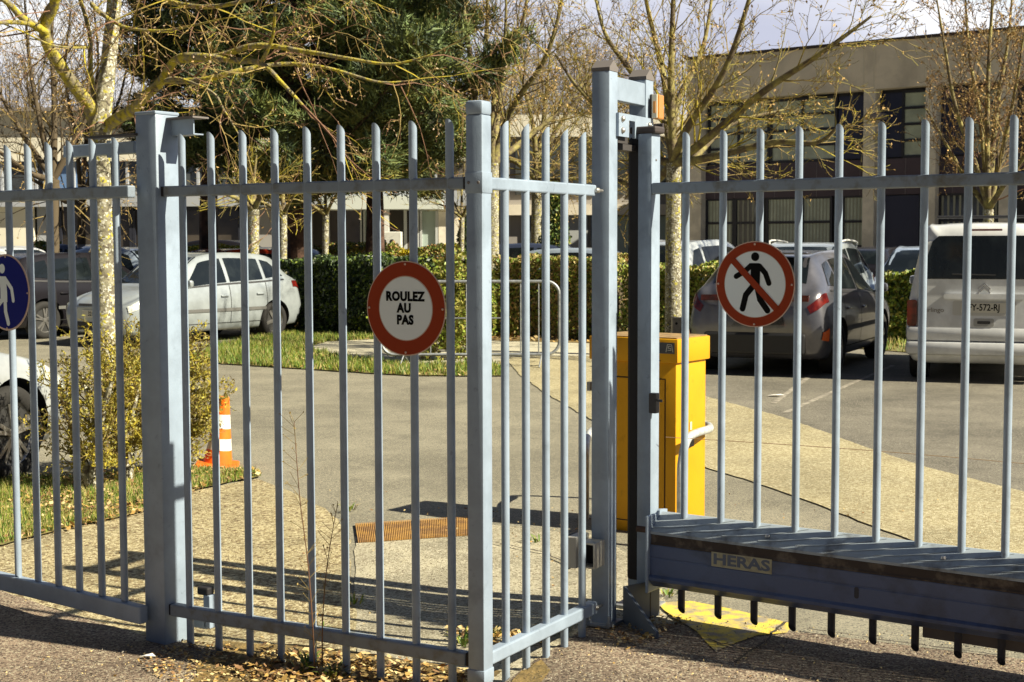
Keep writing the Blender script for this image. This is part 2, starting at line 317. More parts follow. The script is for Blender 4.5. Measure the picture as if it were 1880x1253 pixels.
# --- middle panel
B0 = (bc.x+.066*cos(rzm)+.03*sin(rzm), bc.y+.066*sin(rzm)-.03*cos(rzm))
nm = (P(885, 340, 4.98).x, 4.98)
mp_, mc = post('corner_post', 'slim capped grey blue corner post between two barred panels', nm, .066, 2.07, -.06, rzm, cap='cap')
part('cap', MB().box((0, 0, 2.075), (.071, .071, .05), b=.01), M_steel, mp_, True, 30)
part('collar', MB().box((0, 0, 1.815), (.072, .072, .075), b=.004), M_steel, mp_, True, 30)
part('collar', MB().box((0, 0, .055), (.072, .072, .05), b=.004), M_steel, mp_, True, 30)
mb = MB()
for z in (1.815,):
    for (x, y) in ((-.02, -.037), (.02, -.037)): mb.lathe([(0, .003), (.005, .002), (.006, 0)], 8, Matrix.Translation((x, y, z)) @ Matrix.Rotation(R(90), 4, 'X'))
part('screw', mb, M_capg, mp_)
B1 = (mc.x-.034*cos(rzm), mc.y-.034*sin(rzm))
p0, dr, L_, rz = frame(B0, B1)
fp = thing('fence_panel', 'barred fence panel carrying the ROULEZ AU PAS sign between thick post and corner post', 'fence panel', (p0.x, p0.y, 0), rz)
DM = (B0, dr)
for (x, y) in [(335, 255), (388, 254), (446, 252), (504, 249), (563, 246), (625, 242), (689, 238), (756, 236), (823, 232)]:
    s, z = PL(x, y, B0, dr); s2, _ = PL(x+8, 900, B0, dr)
    part('picket', picket((s+s2)/2, -.035 if x > 370 else -.03, 2.025), M_steel, fp, True)
part('top_rail', rail(.0, L_-.02, 1.815, h=.043), M_steel2, fp); part('bottom_rail', rail(.0, L_-.02, .105, h=.05, t=.042), M_steel2, fp)
mb = MB()
for z, h in ((1.815, .044), (.105, .05)): mb.box((L_-.012, 0, z), (.02, .032, h), b=.004); mb.box((-.006, 0, z), (.014, .034, h*.9), b=.003)
part('end_cap', mb, M_black, fp)
# --- return panel and gate portal
nt_ = G(1117, 1157)
tp = thing('gate_portal', 'tall twin post steel guide portal where the sliding gate ends', 'gate portal', (nt_.x, nt_.y, 0), 0)
rzp = rzm; ex = Vector((cos(rzp), sin(rzp), 0)); ey = Vector((-sin(rzp), cos(rzp), 0)); tp.rotation_euler = (0, 0, rzp)
WD = .08
def gable(mb, cx, cy, z, wd, hgt=.035):
    h = wd/2
    vs = [(cx-h, cy-h, z), (cx+h, cy-h, z), (cx+h, cy+h, z), (cx-h, cy+h, z), (cx-h, cy-h, z+.014), (cx+h, cy-h, z+.014), (cx+h, cy+h, z+.014), (cx-h, cy+h, z+.014), (cx-h, cy, z+hgt+.012), (cx+h, cy, z+hgt+.012)]
    mb.add(vs, [(0, 1, 5, 4), (2, 3, 7, 6), (1, 2, 6, 9, 5), (3, 0, 4, 8, 7), (4, 5, 9, 8), (6, 7, 8, 9), (3, 2, 1, 0)])
D2 = .365
mb = MB().box((-WD/2, WD/2, 1.13), (WD, WD, 2.34), b=.004); part('front_post', mb, M_steel, tp, True, 30)
mb = MB().box((-WD/2+.0, D2+WD/2, 1.13), (WD, WD, 2.34), b=.004); part('rear_post', mb, M_steel, tp, True, 30)
mb = MB(); gable(mb, -WD/2, WD/2, 2.3, WD+.002); part('cap', mb, M_capg, tp); mb = MB(); gable(mb, -WD/2, D2+WD/2, 2.3, WD+.002); part('cap', mb, M_capg, tp)
part('crossbeam', MB().box((-.022, (WD+D2)/2, 2.235), (.036, D2-WD-.002, .095), b=.003), M_steel, tp)
# guide plate with notch
pl = MB(); y0, y1, z0, z1 = WD*.78, D2+WD*.55, 2.04, 2.135
poly = [(y0, z0), (y0, z1), (y1, z1), (y1, z0), (y0+.16, z0), (y0+.16, z0+.07), (y0+.1, z0+.07), (y0+.1, z0)]
RM = Matrix(((0, 1, 0, 0), (1, 0, 0, 0), (0, 0, 1, 0), (0, 0, 0, 1)))   # (x,y)->(y,x)
pl.prism(poly, .001, .013, RM); part('guide_plate', pl, M_steel, tp, fixn=True)
mb = MB(); mb.box((-.03, WD+.06, 2.03), (.05, .1, .03)); mb.box((-.03, WD+.13, 2.0), (.06, .16, .025)); part('guide_roller', mb, mat('dark_steel', (.05, .045, .045), .6), tp)
for (yy, zz) in ((y0+.035, 2.112), (y0+.035, 2.065), (y1-.04, 2.105)):
    part('bolt', MB().lathe([(0, .012), (.008, .01), (.0125, .004), (.013, 0)], 12, Matrix.Translation((.013, yy, zz)) @ Matrix.Rotation(R(90), 4, 'Y')), M_bolt, tp, True)
# beacon on the rear post
bx = MB().box((.008, D2+WD-.02, 2.19), (.016, .045, .1), b=.004); be = part('beacon', bx, mat('beacon_housing', (.08, .07, .06), .5), tp)
be2 = part('lens', MB().box((.031, D2+WD-.02, 2.185), (.03, .06, .105), b=.006), mat('amber_lens', (.50, .20, .03), .3, coat=.3), be)
part('face_plate', MB().box((.028, D2+WD-.053, 2.187), (.024, .006, .1), b=.001), mat('lens_white', (.75, .7, .55), .4), be)
part('sticker', MB().box((.028, D2+WD-.0575, 2.183), (.011, .002, .05)), mat('amber_sticker', (.8, .35, .08), .5), be)
# base plate, boots
mb = MB().box((-WD/2, WD/2, .018), (WD+.04, WD+.05, .014), b=.003)
for (x, y) in ((-WD-.01, -.012), (.01, -.012)): mb.lathe([(0, .045), (.007, .045), (.008, .02), (.013, .02), (.013, .008)], 10, Matrix.Translation((x, y, .015)))
part('base_plate', mb, M_zinc, tp)
mb = MB().box((-WD/2, D2+WD/2, .012), (WD+.1, WD+.08, .012)); part('base_plate', mb, M_zinc, tp)
# catch shoe: a V shaped ramp at the foot between the posts
sh = MB(); S = [(-.07, .18), (.06, .18), (.20, -.12), (.155, -.12)]
sh.add([(-.02, .13, .012), (.1, .13, .012), (.26, -.03, .012), (.2, -.06, .012), (-.02, .13, .17), (.1, .13, .17)], [(0, 1, 2, 3)])
sh.add([(.02, .1, .01), (.24, -.06, .01), (.24, -.06, .035), (.02, .1, .165), (.028, .11, .01), (.248, -.05, .01), (.248, -.05, .035), (.028, .11, .165)], [(0, 1, 2, 3), (7, 6, 5, 4), (3, 2, 6, 7), (1, 5, 6, 2), (0, 3, 7, 4)])
sh.add([(.02, .1, .01), (.1, .28, .01), (.1, .28, .165), (.02, .1, .165), (.028, .098, .01), (.108, .278, .01), (.108, .278, .165), (.028, .098, .165)], [(0, 1, 2, 3), (7, 6, 5, 4), (3, 2, 6, 7), (1, 5, 6, 2)])
part('catch_shoe', sh, mat('shoe_steel', (.10, .12, .15), .5), tp)
# latch box (hollow square tubes) facing the return panel
lx = -WD-.02
def hollow(mb, c, sx, sy, sz, th, M=None):
    for (a, b, dd, e) in ((-sx/2+th/2, 0, th, sz), (sx/2-th/2, 0, th, sz)): mb.box((c[0]+a, c[1], c[2]), (dd, sy, e))
    for b in (-sz/2+th/2, sz/2-th/2): mb.box((c[0], c[1], c[2]+b), (sx-2*th, sy, th))
g0 = PL(1095, 1005, (nt_.x, nt_.y), (ex.x, ex.y)); print('latch z', g0)
mb = MB(); hollow(mb, (-.055, -.05, .325), .075, .09, .105, .007)
part('latch_tube', mb, mat('latch_zinc', (.5, .48, .42), .5, metal=.3), tp)
part('latch_hollow_shade', MB().box((-.055, -.02, .325), (.062, .03, .092)), M_black, tp)  # black block stands in for the shade inside the hollow tube
part('latch_box', MB().box((-.115, -.055, .335), (.045, .12, .13), b=.004), mat('latch_grey', (.42, .41, .37), .5), tp)
part('latch_buffer', MB().box((-.142, -.055, .33), (.012, .11, .14)), M_black, tp)
# return panel
c0 = Vector((mc.x, mc.y))+Vector((ex.x, ex.y))*0+Vector((ey.x, ey.y))*.036
ntp = Vector((nt_.x, nt_.y))-Vector((ex.x, ex.y))*(WD*.55)-Vector((ey.x, ey.y))*.02
p0, dr, L_, rz = frame(c0, ntp)
fr = thing('fence_panel', 'short barred return panel of five pickets between corner post and tall portal', 'fence panel', (p0.x, p0.y, 0), rz)
for (x, y) in [(925, 233), (963, 242), (1000, 247), (1034, 254), (1067, 259)]:
    s, z = PL(x+2, 600, c0, dr); part('picket', picket(s, .0-.02, 2.025), M_steel, fr, True)
part('top_rail', rail(.01, L_-.035, 1.815, h=.045), M_steel, fr); part('bottom_rail', rail(.01, L_-.035, .105, h=.05, t=.045), M_steel, fr)
mb = MB()
for z, h in ((1.815, .046), (.105, .05)): mb.box((.002, 0, z), (.014, .036, h), b=.003)
part('end_cap', mb, M_black, fr)
for z in (1.815, .105):
    part('bolt', MB().lathe([(0, 0), (.008, .002), (.012, .01), (.012, .022), (.006, .03), (.006, .06)], 10, Matrix.Translation((L_-.055, -.02, z)) @ Matrix.Rotation(R(90), 4, 'Y')), M_bolt, fr, True)
# --- sliding gate
C0 = Vector((G(1172, 1132).x, G(1172, 1132).y)); gd = Vector((.821, -.571)); C1 = C0+gd*3.6
p0, dr, L_, rz = frame(C0, C1)
sg = thing('sliding_gate', 'cantilever sliding gate with barred top and deep ribbed bottom beam', 'sliding gate', (p0.x, p0.y, 0), rz)
EP = .066
part('end_post', MB().box((EP/2, 0.02, 1.03), (EP, .075, 2.06), b=.004), M_steel, sg, True, 30)
mb = MB().box((EP/2-.01, .02, 2.075), (EP+.06, .085, .03), b=.008)
for k in range(6): mb.box((EP/2+.005+k*.008, .055, 2.097), (.004, .012, .016))
part('end_cap', mb, mat('cap_dark', (.045, .035, .035), .7), sg)
part('foot_block', MB().box((EP/2, .02, .06), (EP+.01, .085, .12), b=.004), mat('foot_dark', (.025, .022, .025), .6), sg)
part('rubber_edge', MB().box((-.035, .045, 1.1), (.066, .07, 1.9), b=.015), M_black, sg)
part('bolt', MB().lathe([(0, .004), (.004, .003), (.005, 0)], 8, Matrix.Translation((EP, .02, 1.95)) @ Matrix.Rotation(R(90), 4, 'Y')), M_capg, sg)
lb = MB(); lb.box((EP+.018, -.02, .93), (.035, .035, .085), b=.004); lb.tube([(EP+.03, -.03, .945), (EP+.065, -.04, .943)], .006, 8); part('lock_box', lb, mat('dark_steel', (.05, .045, .045), .6), sg)
part('top_rail', rail(EP, 3.6, 1.83, h=.047, t=.04), M_steel2, sg)
for i, x in enumerate([1262, 1330, 1397, 1468, 1541, 1618, 1697, 1777, 1858, 1944, 2032, 2124, 2220, 2320, 2425, 2535, 2650, 2770]):
    s, _ = PL(x-4, 600, C0, dr)
    m = picket(s, .43, 2.04); part('picket', m, M_steel, sg, True)
    part('stub', shift(picket(s, .065, .2), (0, -.02, 0)), mat('stub_dark', (.04, .035, .04), .6), sg, True)
# beam profile (y, z) swept along the gate
prof = [(.06, .455), (.01, .462), (-.072, .408), (-.084, .394), (-.084, .370), (-.083, .356), (-.085, .345), (-.088, .34), (-.088, .292), (-.086, .289), (-.086, .285), (-.088, .282), (-.088, .215), (-.10, .205), (-.10, .192), (-.088, .183), (-.06, .16), (.06, .16)]
def sweep(prof, x0, x1):
    n = len(prof); vs = [Vector((x, y, z)) for x in (x0, x1) for y, z in prof]
    return MB().add(vs, [(i, (i+1) % n, (i+1) % n+n, i+n) for i in range(n)]+[tuple(range(n-1, -1, -1)), tuple(range(n, 2*n))])
M_beam = mat('beam_paint', (.07, .10, .20), .38, col2=(.03, .035, .055), vscale=5, thr=(.46, .74), bump=.15, bscale=120)
part('beam', sweep(prof, .10, 3.6), M_beam, sg, fixn=True)
cov = [(.058, .458), (.012, .466), (-.073, .411), (-.087, .397), (-.087, .386), (-.078, .398), (.012, .456)]
part('beam_cover', sweep(cov, .105, 3.6), mat('cover_paint', (.30, .35, .40), .45, col2=(.07, .065, .06), vscale=9, thr=(.52, .74), detail=9), sg, fixn=True)
rb = MB()
for k in range(22):       # long slanting pressed ribs of the cover
    x = .11+k*.16; q = [Vector((x+.34*t, -.073+.082*t**1.5, .4125+.052*t**1.5)) for t in (0, .25, .5, .75, 1)]; rb.tube(q, .0024, 4, False)
part('cover_rib', rb, mat('cover_rib', (.33, .38, .42), .4), sg)
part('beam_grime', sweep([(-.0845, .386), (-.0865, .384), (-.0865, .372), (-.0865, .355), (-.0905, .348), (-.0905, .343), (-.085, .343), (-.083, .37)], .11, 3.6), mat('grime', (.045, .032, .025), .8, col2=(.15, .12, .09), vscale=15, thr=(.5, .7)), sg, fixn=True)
part('end_plate', MB().box((.098, -.02, .3), (.014, .175, .33), b=.006), M_steel, sg)
part('end_roller', MB().tube([(.0, -.01, .385), (.09, -.01, .385)], .016, 10), mat('roller_rust', (.09, .05, .035), .7), sg)
part('cover_end', MB().prism([(.06, .47), (.0, .478), (-.05, .44), (-.088, .41), (-.09, .37), (.06, .37)], .094, .106, RM), M_steel, sg, fixn=True)
mb = MB(); s_, z_ = PL(1850, 1165, C0, dr); s2_, _ = PL(1690, 1150, C0, dr); mb.box(((s_+s2_)/2+.3, .05, .12), (s_-s2_+.6, .05, .045)); part('carriage_plate', mb, mat('carriage', (.2, .16, .13), .7), sg)
# badge
s0, z0 = PL(1307, 1020, C0+Vector((-.049, -.07)), dr); s1, _ = PL(1418, 1020, C0+Vector((-.049, -.07)), dr)
bd = part('badge', MB().box(((s0+s1)/2, -.0895, .317), (s1-s0, .003, .060), b=.001), mat('badge_cream', (.40, .37, .24), .6, col2=(.22, .19, .13), vscale=25, thr=(.5, .75)), sg)
tx = text_mb('HERAS', .060, bold=.0020, xs=1.42, spacing=1.0); part('lettering', shift(tx, ((s0+s1)/2, -.0918, .317)), mat('badge_blue', (.10, .12, .17), .6), bd)
mb = MB()
for (x, z) in ((.62, .42), (1.33, .42)): mb.lathe([(0, .012), (.008, .01), (.011, 0)], 10, Matrix.Translation((x, -.05, z+.007)))
part('cover_screw', mb, M_bolt, sg)
mb = MB(); q = PL(1588, 1085, C0, dr); mb.prism(rrect(.018, .045, .008), -.0892, -.088); shift(mb, (q[0], 0, .262)); part('stain', mb, mat('stain', (.04, .04, .05), .7), sg)
# --- wire from the gate lock to the right
wv = thing('wire', 'thin slack rusty wire running right from the sliding gate lock', 'wire'); wv.location = G(1222, 802, .93)
a = P(1222, 803, 6.0); mb = MB(); pts = []
for k in range(17):
    t = k/16; px = 1222+t*760; pyy = 803+t*58-4*sin(pi*t); pts.append(P(px, pyy, 6.0+1.2*t)-wv.location)
part('strand', mb.tube(pts, .0016, 5), mat('wire_rust', (.12, .07, .03), .7), wv)
# --- stop block behind the panel foot
st = thing('gate_stop', 'low grey steel gate stop with black buffer behind the thick post foot', 'gate stop', tuple(G(372, 1150)), rzm)
mb = MB().box((-.05, 0, .02), (.18, .04, .05), b=.004); part('bar', mb, M_steel, st)
part('upright', MB().box((.04, 0, .07), (.035, .04, .14), b=.003), M_steel, st); part('buffer', MB().box((.02, 0, .155), (.06, .045, .035), b=.008), M_black, st)

# ================================================================ SIGNS
M_white = mat('sign_white', (.74, .80, .82), .6, spec=.3); M_red = mat('sign_red', (.29, .042, .014), .7, spec=.12); M_edge = mat('sign_edge', (.60, .42, .33), .5); M_ink = mat('sign_black', (.005, .005, .005), .8, spec=.1); M_blue = mat('sign_blue', (.008, .012, .17), .7, spec=.1)
def disc(r, y0, y1): return MB().prism(circ(r, 64), y1, y0)
def ringmb(r0, r1, y):
    n = 64; vs = []; fs = []
    for k in range(n):
        a = 2*pi*k/n
        for r in (r0, r1): vs.append((r*cos(a), y, r*sin(a)))
    for k in range(n): k2 = (k+1) % n; fs.append((2*k, 2*k2, 2*k2+1, 2*k+1))
    return MB().add(vs, fs)
def limb(mb, pts, w, y):
    for i, (a, b) in enumerate(zip(pts, pts[1:])):
        a, b = Vector(a), Vector(b); d = (b-a).normalized(); n = Vector((-d.y, d.x))*w/2
        mb.add([(q.x, y, q.y) for q in (a-n, b-n, b+n, a+n)], [(0, 1, 2, 3)])
    for i, p in enumerate(pts): c = circ(w/2, 16, p[0], p[1]); mb.add([(x, y-.00008*(i+1), z) for x, z in c], [tuple(range(16))])
def sign(name, label, cx, cy, pd, r, off=.03):
    p0, dr = pd; s, z = PL(cx, cy, p0, dr); rz = atan2(dr[1], dr[0]); nx, ny = dr[1], -dr[0]
    t = thing(name, label, 'sign', (p0[0]+dr[0]*s+nx*off, p0[1]+dr[1]*s+ny*off, z), rz)
    part('plate', disc(r, .0, -.002), M_edge, t)
    for (a) in (90, 0, 180, 270):
        rr = r*.93; part('screw', MB().lathe([(0, .003), (.003, .0025), (.0045, .001), (.0045, 0)], 10, Matrix.Translation((rr*cos(R(a)), -.0042, rr*sin(R(a)))) @ Matrix.Rotation(R(90), 4, 'X')), M_edge if name != 'blue' else M_blue, t, True)
    return t
t = sign('speed_sign', 'round red rimmed white sign reading ROULEZ AU PAS', 754, 566, DM, .172)
part('rim', ringmb(.118, .168, -.003), M_red, t); part('face', ringmb(0, .1145, -.0032), M_white, t)
for s_, zz, xo in (('ROULEZ', .042, -.002), ('AU', .0, -.006), ('PAS', -.043, -.002)):
    tm = text_mb(s_, .045, bold=.0024, xs=.92, spacing=1.10); part('lettering', shift(tm, (xo, -.0042, zz)), M_ink, t)
t = sign('no_pedestrians_sign', 'round red and white no pedestrians sign with black walking figure', 1392, 522, ((C0.x, C0.y), dr), .172)
part('rim', ringmb(.134, .168, -.003), M_red, t); part('face', ringmb(0, .1315, -.0032), M_white, t)
fg = MB(); rr = .172
def q_(pts): return [(x*rr, y*rr) for x, y in pts]
limb(fg, q_([(-.11, .42), (-.24, .31), (-.47, .18)]), .022, -.0040); limb(fg, q_([(.12, .42), (.27, .26), (.36, .03)]), .022, -.0041)
limb(fg, q_([(-.03, -.03), (-.22, -.25), (-.30, -.57)]), .025, -.0042); limb(fg, q_([(.06, -.03), (.14, -.35), (.33, -.60)]), .025, -.0043)
fg.add([(x*rr, -.0044, z*rr) for x, z in ((-.14, .49), (.12, .49), (.14, .40), (.13, -.08), (-.1, -.08), (-.1, .35))], [tuple(range(6))]); fg.add([(x, -.0044, z) for x, z in circ(.0175, 24, .01*rr, .64*rr)], [tuple(range(24))])
part('figure', fg, M_ink, t)
bar = MB(); a, b = Vector((-.56, .56)).normalized()*.137, Vector((.56, -.56)).normalized()*.137; n = Vector((1, 1)).normalized()*.0135
bar.add([(q.x, -.0056, q.y) for q in (a-n, b-n, b+n, a+n)], [(0, 1, 2, 3)]); part('slash', bar, M_red, t)
p0g, drg, _, _ = frame(A0, A1)
t = sign('pedestrian_sign', 'round dark blue sign with white walking figure on the walk-in gate', 24, 537, (A0, drg), .168)
part('face', ringmb(0, .160, -.003), M_blue, t)
fg = MB(); rr = .168
limb(fg, q_([(-.12, .33), (-.35, .02), (-.62, -.1)]), .02, -.0040); limb(fg, q_([(.14, .36), (.42, .1), (.48, -.2)]), .021, -.0041)
limb(fg, q_([(-.02, -.2), (-.28, -.4), (-.5, -.75)]), .024, -.0042); limb(fg, q_([(.12, -.22), (.13, -.5), (.24, -.80)]), .024, -.0043)
fg.add([(x*rr, -.0044, z*rr) for x, z in ((-.15, .42), (.18, .42), (.22, .0), (.22, -.25), (-.08, -.25), (-.08, .1))], [tuple(range(6))]); fg.add([(x, -.0044, z) for x, z in circ(.021, 24, .02*rr, .62*rr)], [tuple(range(24))])
shift(fg, (-.03, 0, 0)); part('figure', fg, M_white, t)

# ================================================================ YELLOW CABINET, HOOP, BARRIER, CONE
nc = G(1241, 988); crz = atan2(-.571, .821); cw, cd_, chh = .545, .37, 1.085
M_yel = mat('cabinet_yellow', (.60, .30, .006), .5, col2=(.50, .215, .005), vscale=1.6, bump=.05, thr=(.45, .8), spec=.25, blot=[(9, .28, .42, .7)])
cx_ = Vector((cos(crz), sin(crz), 0)); cy_ = Vector((-sin(crz), cos(crz), 0))
cb = thing('control_cabinet', 'yellow steel gate control cabinet with overhanging lid and dark label', 'cabinet', tuple(nc-cx_*cw/2+cy_*cd_/2), crz)
part('body', MB().box((0, 0, .47), (cw-.02, cd_-.02, .98), b=.004), M_yel, cb, True, 30)
part('lid', MB().box((0, 0, 1.02), (cw+.016, cd_+.016, .13), b=.006), M_yel, cb, True, 30)
part('lid_top', MB().box((0, 0, 1.0885), (cw-.01, cd_-.01, .006)), mat('lid_dirt', (.33, .21, .08), .8, col2=(.2, .13, .06), vscale=12), cb)
mb = MB(); y = -cd_/2+.0095
for (x0, x1, z0, z1) in ((-.24, .2, .86, .866), (-.24, .2, .06, .066), (-.24, -.234, .06, .866), (.194, .2, .06, .866)): mb.box(((x0+x1)/2, y, (z0+z1)/2), (x1-x0, .002, z1-z0))
part('door_gap', mb, mat('gap', (.03, .015, .01), .9), cb)
part('door', MB().box((-.02, -cd_/2+.0088, .463), (.425, .003, .79)), M_yel, cb)
lab = part('label_plate', MB().box((cw/2-.085, -cd_/2-.0090, 1.035), (.15, .002, .06)), mat('label_dark', (.05, .055, .07), .5), cb)
lg = MB()
def stroke(pts, w=.0032):
    for a, b in zip(pts, pts[1:]):
        a, b = Vector(a), Vector(b); d = (b-a).normalized()*w*.5; n = Vector((-d.y, d.x)); a = a-d*.9; b = b+d*.9
        lg.box(((a.x+b.x)/2+cw/2-.04, -cd_/2-.0107, (a.y+b.y)/2+1.035), ((b-a).length, .0012, w), Matrix.Rotation(-atan2((b-a).y, (b-a).x), 4, 'Y'))
stroke([(-.021, -.02), (-.013, .02), (.013, .02), (.021, -.02)]); stroke([(.007, .011), (-.007, .011), (-.008, 0), (.008, 0), (.009, -.011), (-.009, -.011)])
part('logo', lg, mat('label_ink', (.55, .55, .5), .5), lab)
part('rust_patch', MB().prism([(-.04, -.004), (-.02, .01), (.0, .004), (.02, .009), (.05, -.002), (.02, -.006)], -.001, .001), mat('rust_dark', (.08, .03, .015), .9), cb).location = (cw/2-.14, -cd_/2-.0090, .966)
rp = MB().box((cw/2-.0095, 0.03, .46), (.003, .055, .085), b=.001); rl = part('key_lock', rp, mat('lock_dark', (.06, .05, .04), .5), cb); rl.location = (0, -.02, .06)
part('lock_label', MB().box((cw/2-.007, .015, .535), (.002, .022, .045)), mat('lock_white', (.6, .55, .4), .5), rl).location = (0, 0, 0)
part('bracket', MB().box((-.28, -cd_/2+.0, .8), (.02, .03, .05)), M_zinc, cb)
# hoop guard
hp = thing('hoop_guard', 'galvanised bent tube hoop guard around the yellow cabinet', 'guard rail', tuple(nc))
pts = [P(1248, 945, 7.35)]
for (x, y, Y) in [(1250, 1000, 7.35), (1250, 880, 7.37), (1252, 845, 7.4), (1257, 820, 7.44), (1265, 803, 7.5), (1280, 795, 7.6), (1296, 790, 7.75), (1303, 787, 7.95), (1302, 783, 8.15), (1296, 781, 8.35), (1270, 778, 8.6)]: pts.append(P(x, y, Y))
pts = [Vector((pts[1].x, pts[1].y, 0))]+pts[2:]+[P(1110, 786, 8.75), P(1095, 788, 8.65), P(1083, 795, 8.45), P(1077, 812, 8.3), P(1075, 850, 8.2)]; e_ = pts[-1]; pts.append(Vector((e_.x, e_.y, 0)))
def cat(pts, n=6):
    out = []
    for i in range(len(pts)-1):
        p0, p1, p2, p3 = pts[max(i-1, 0)], pts[i], pts[i+1], pts[min(i+2, len(pts)-1)]
        for k in range(n):
            t = k/n; out.append(.5*((2*p1)+(-p0+p2)*t+(2*p0-5*p1+4*p2-p3)*t*t+(-p0+3*p1-3*p2+p3)*t**3))
    return out+[pts[-1]]
part('tube', MB().tube([p-Vector(hp.location) for p in cat(pts, 4)], .022, 12), mat('hoop_zinc', (.50, .52, .52), .5, metal=.35, var=.2, vscale=25), hp, True)
# square plate stub behind cabinet
ps = thing('bollard', 'short square metal post just behind the yellow cabinet', 'bollard', tuple(G(1243, 665))); d_ = G(1243, 665).y; hz = P(1243, 583, d_).z
part('shaft', MB().box((0, 0, hz/2), (.15, .15, hz), b=.006), mat('stub_zinc', (.40, .36, .30), .5, var=.2, vscale=8), ps); part('hole', MB().lathe([(0, .002), (.018, .001), (.018, 0)], 10, Matrix.Translation((-.02, -.075, hz-.08)) @ Matrix.Rotation(R(90), 4, 'X')), M_black, ps)
# crowd barrier
bl, br_ = G(868, 672), G(1018, 692)
fb = thing('crowd_barrier', 'galvanised crowd barrier with rounded corner standing on the pale path', 'barrier', tuple(G(930, 668)))
Yb = 4178/(672-446)
mb = MB(); bxl, bxr = P(700, 600, Yb).x, P(1027, 600, Yb).x; zt_, zb_ = P(1000, 517, Yb).z, P(1000, 651, Yb).z; r_ = .17
loop = []
for (cx, cz, a0) in ((bxr-r_, zt_-r_, 0), (bxl+r_, zt_-r_, 90), (bxl+r_, zb_+r_, 180), (bxr-r_, zb_+r_, 270)):
    for k in range(7): a = R(a0+15*k); loop.append(Vector((cx+r_*cos(a), Yb, cz+r_*sin(a))))
loop.append(loop[0]); off = Vector(fb.location)
part('hoop_frame', MB().tube([p-off for p in loop], .021, 10), M_zinc, fb, True)
for k in range(9):
    x = P(978+0, 600, Yb).x; xx = bxr-.27-k*.235
    if xx > bxl+.05: part('bar', MB().tube([Vector((xx, Yb, zt_-.01))-off, Vector((xx, Yb, zb_+.01))-off], .009, 6), M_zinc, fb)
part('cross_bar', MB().tube([Vector((bxl, Yb, (zt_+zb_)/2))-off, Vector((bxr-.75, Yb, (zt_+zb_)/2))-off], .009, 6), M_zinc, fb)
for xx in (bxl+.3, bxr-.22):
    part('foot', MB().tube([Vector((xx-.05, Yb-.25, .015))-off, Vector((xx-.01, Yb, zb_))-off, Vector((xx+.05, Yb+.25, .015))-off], .010, 6), M_zinc, fb)
# traffic cone
M_or = mat('cone_orange', (.85, .16, .01), .45, var=.12, vscale=6); M_cw = mat('cone_white', (.82, .80, .74), .4)
cg = G(400, 862); cn = thing('traffic_cone', 'orange and white ringed traffic cone on the grassy edge', 'traffic cone', tuple(cg), R(20))
sc_ = cg.y/2611; HC = (862-730)*sc_
def cone(t, H, x=0, y=0, bands=True, parent=None):
    part('base', MB().box((x, y, .02), (.30, .30, .035), b=.012), M_or, t)
    def rr(f): return .108*(1-f)+.036*f
    fr_ = [.05, .26, .42, .565, .76, 1.0]; ms = [M_or, M_cw, M_or, M_cw, M_or]
    for i in range(5):
        a, b = fr_[i], fr_[i+1]; pr = [(rr(a), a*H), (rr(b), b*H)]
        if i == 4: pr += [(rr(b)*.8, b*H+.004), (0, b*H+.004)]
        part('band' if ms[i] is M_cw else 'sleeve', MB().lathe(pr, 24, Matrix.Translation((x, y, 0))), ms[i], t, True)
cn.location = tuple(G(399, 858)); cn.rotation_euler = (0, R(6.5), R(8)); cone(cn, HC)

# ================================================================ CARS
def pchip(xs, ys, x):
    n = len(xs)
    if x <= xs[0]: return ys[0]
    if x >= xs[-1]: return ys[-1]
    h = [xs[i+1]-xs[i] for i in range(n-1)]; dl = [(ys[i+1]-ys[i])/h[i] for i in range(n-1)]
    m = [0]*n; m[0] = dl[0]; m[-1] = dl[-1]
    for i in range(1, n-1): m[i] = 0 if dl[i-1]*dl[i] <= 0 else 2*dl[i-1]*dl[i]/(dl[i-1]+dl[i])
    i = max(j for j in range(n-1) if xs[j] <= x); t = (x-xs[i])/h[i]
    return ys[i]*(2*t**3-3*t*t+1)+h[i]*m[i]*(t**3-2*t*t+t)+ys[i+1]*(-2*t**3+3*t*t)+h[i]*m[i+1]*(t**3-t*t)
HATCH = [  # x, floor, sill z, sill w, mid z, mid w, belt z, belt w, top z, top w
 (-1.97, .34, .40, .58, .56, .66, .80, .56, .86, .40), (-1.92, .26, .34, .72, .56, .79, .90, .68, .97, .52), (-1.78, .20, .28, .79, .58, .84, .98, .75, 1.08, .585),
 (-1.38, .18, .26, .80, .58, .85, .97, .79, 1.40, .55), (-.9, .18, .26, .80, .58, .85, .945, .80, 1.455, .575), (-.3, .18, .26, .80, .58, .85, .93, .80, 1.47, .58),
 (.25, .18, .26, .80, .58, .85, .91, .80, 1.42, .56), (1.08, .18, .26, .80, .58, .85, .87, .80, .96, .69), (1.55, .18, .26, .80, .56, .84, .79, .79, .86, .66),
 (1.88, .20, .28, .73, .52, .79, .68, .74, .73, .58), (1.99, .24, .32, .60, .50, .66, .62, .58, .66, .42)]
SUV = [(x, f+.03, s+.04, sw, mz*1.08, mw, bz*1.08, bw, tz*1.10, tw*1.06) for (x, f, s, sw, mz, mw, bz, bw, tz, tw) in HATCH]
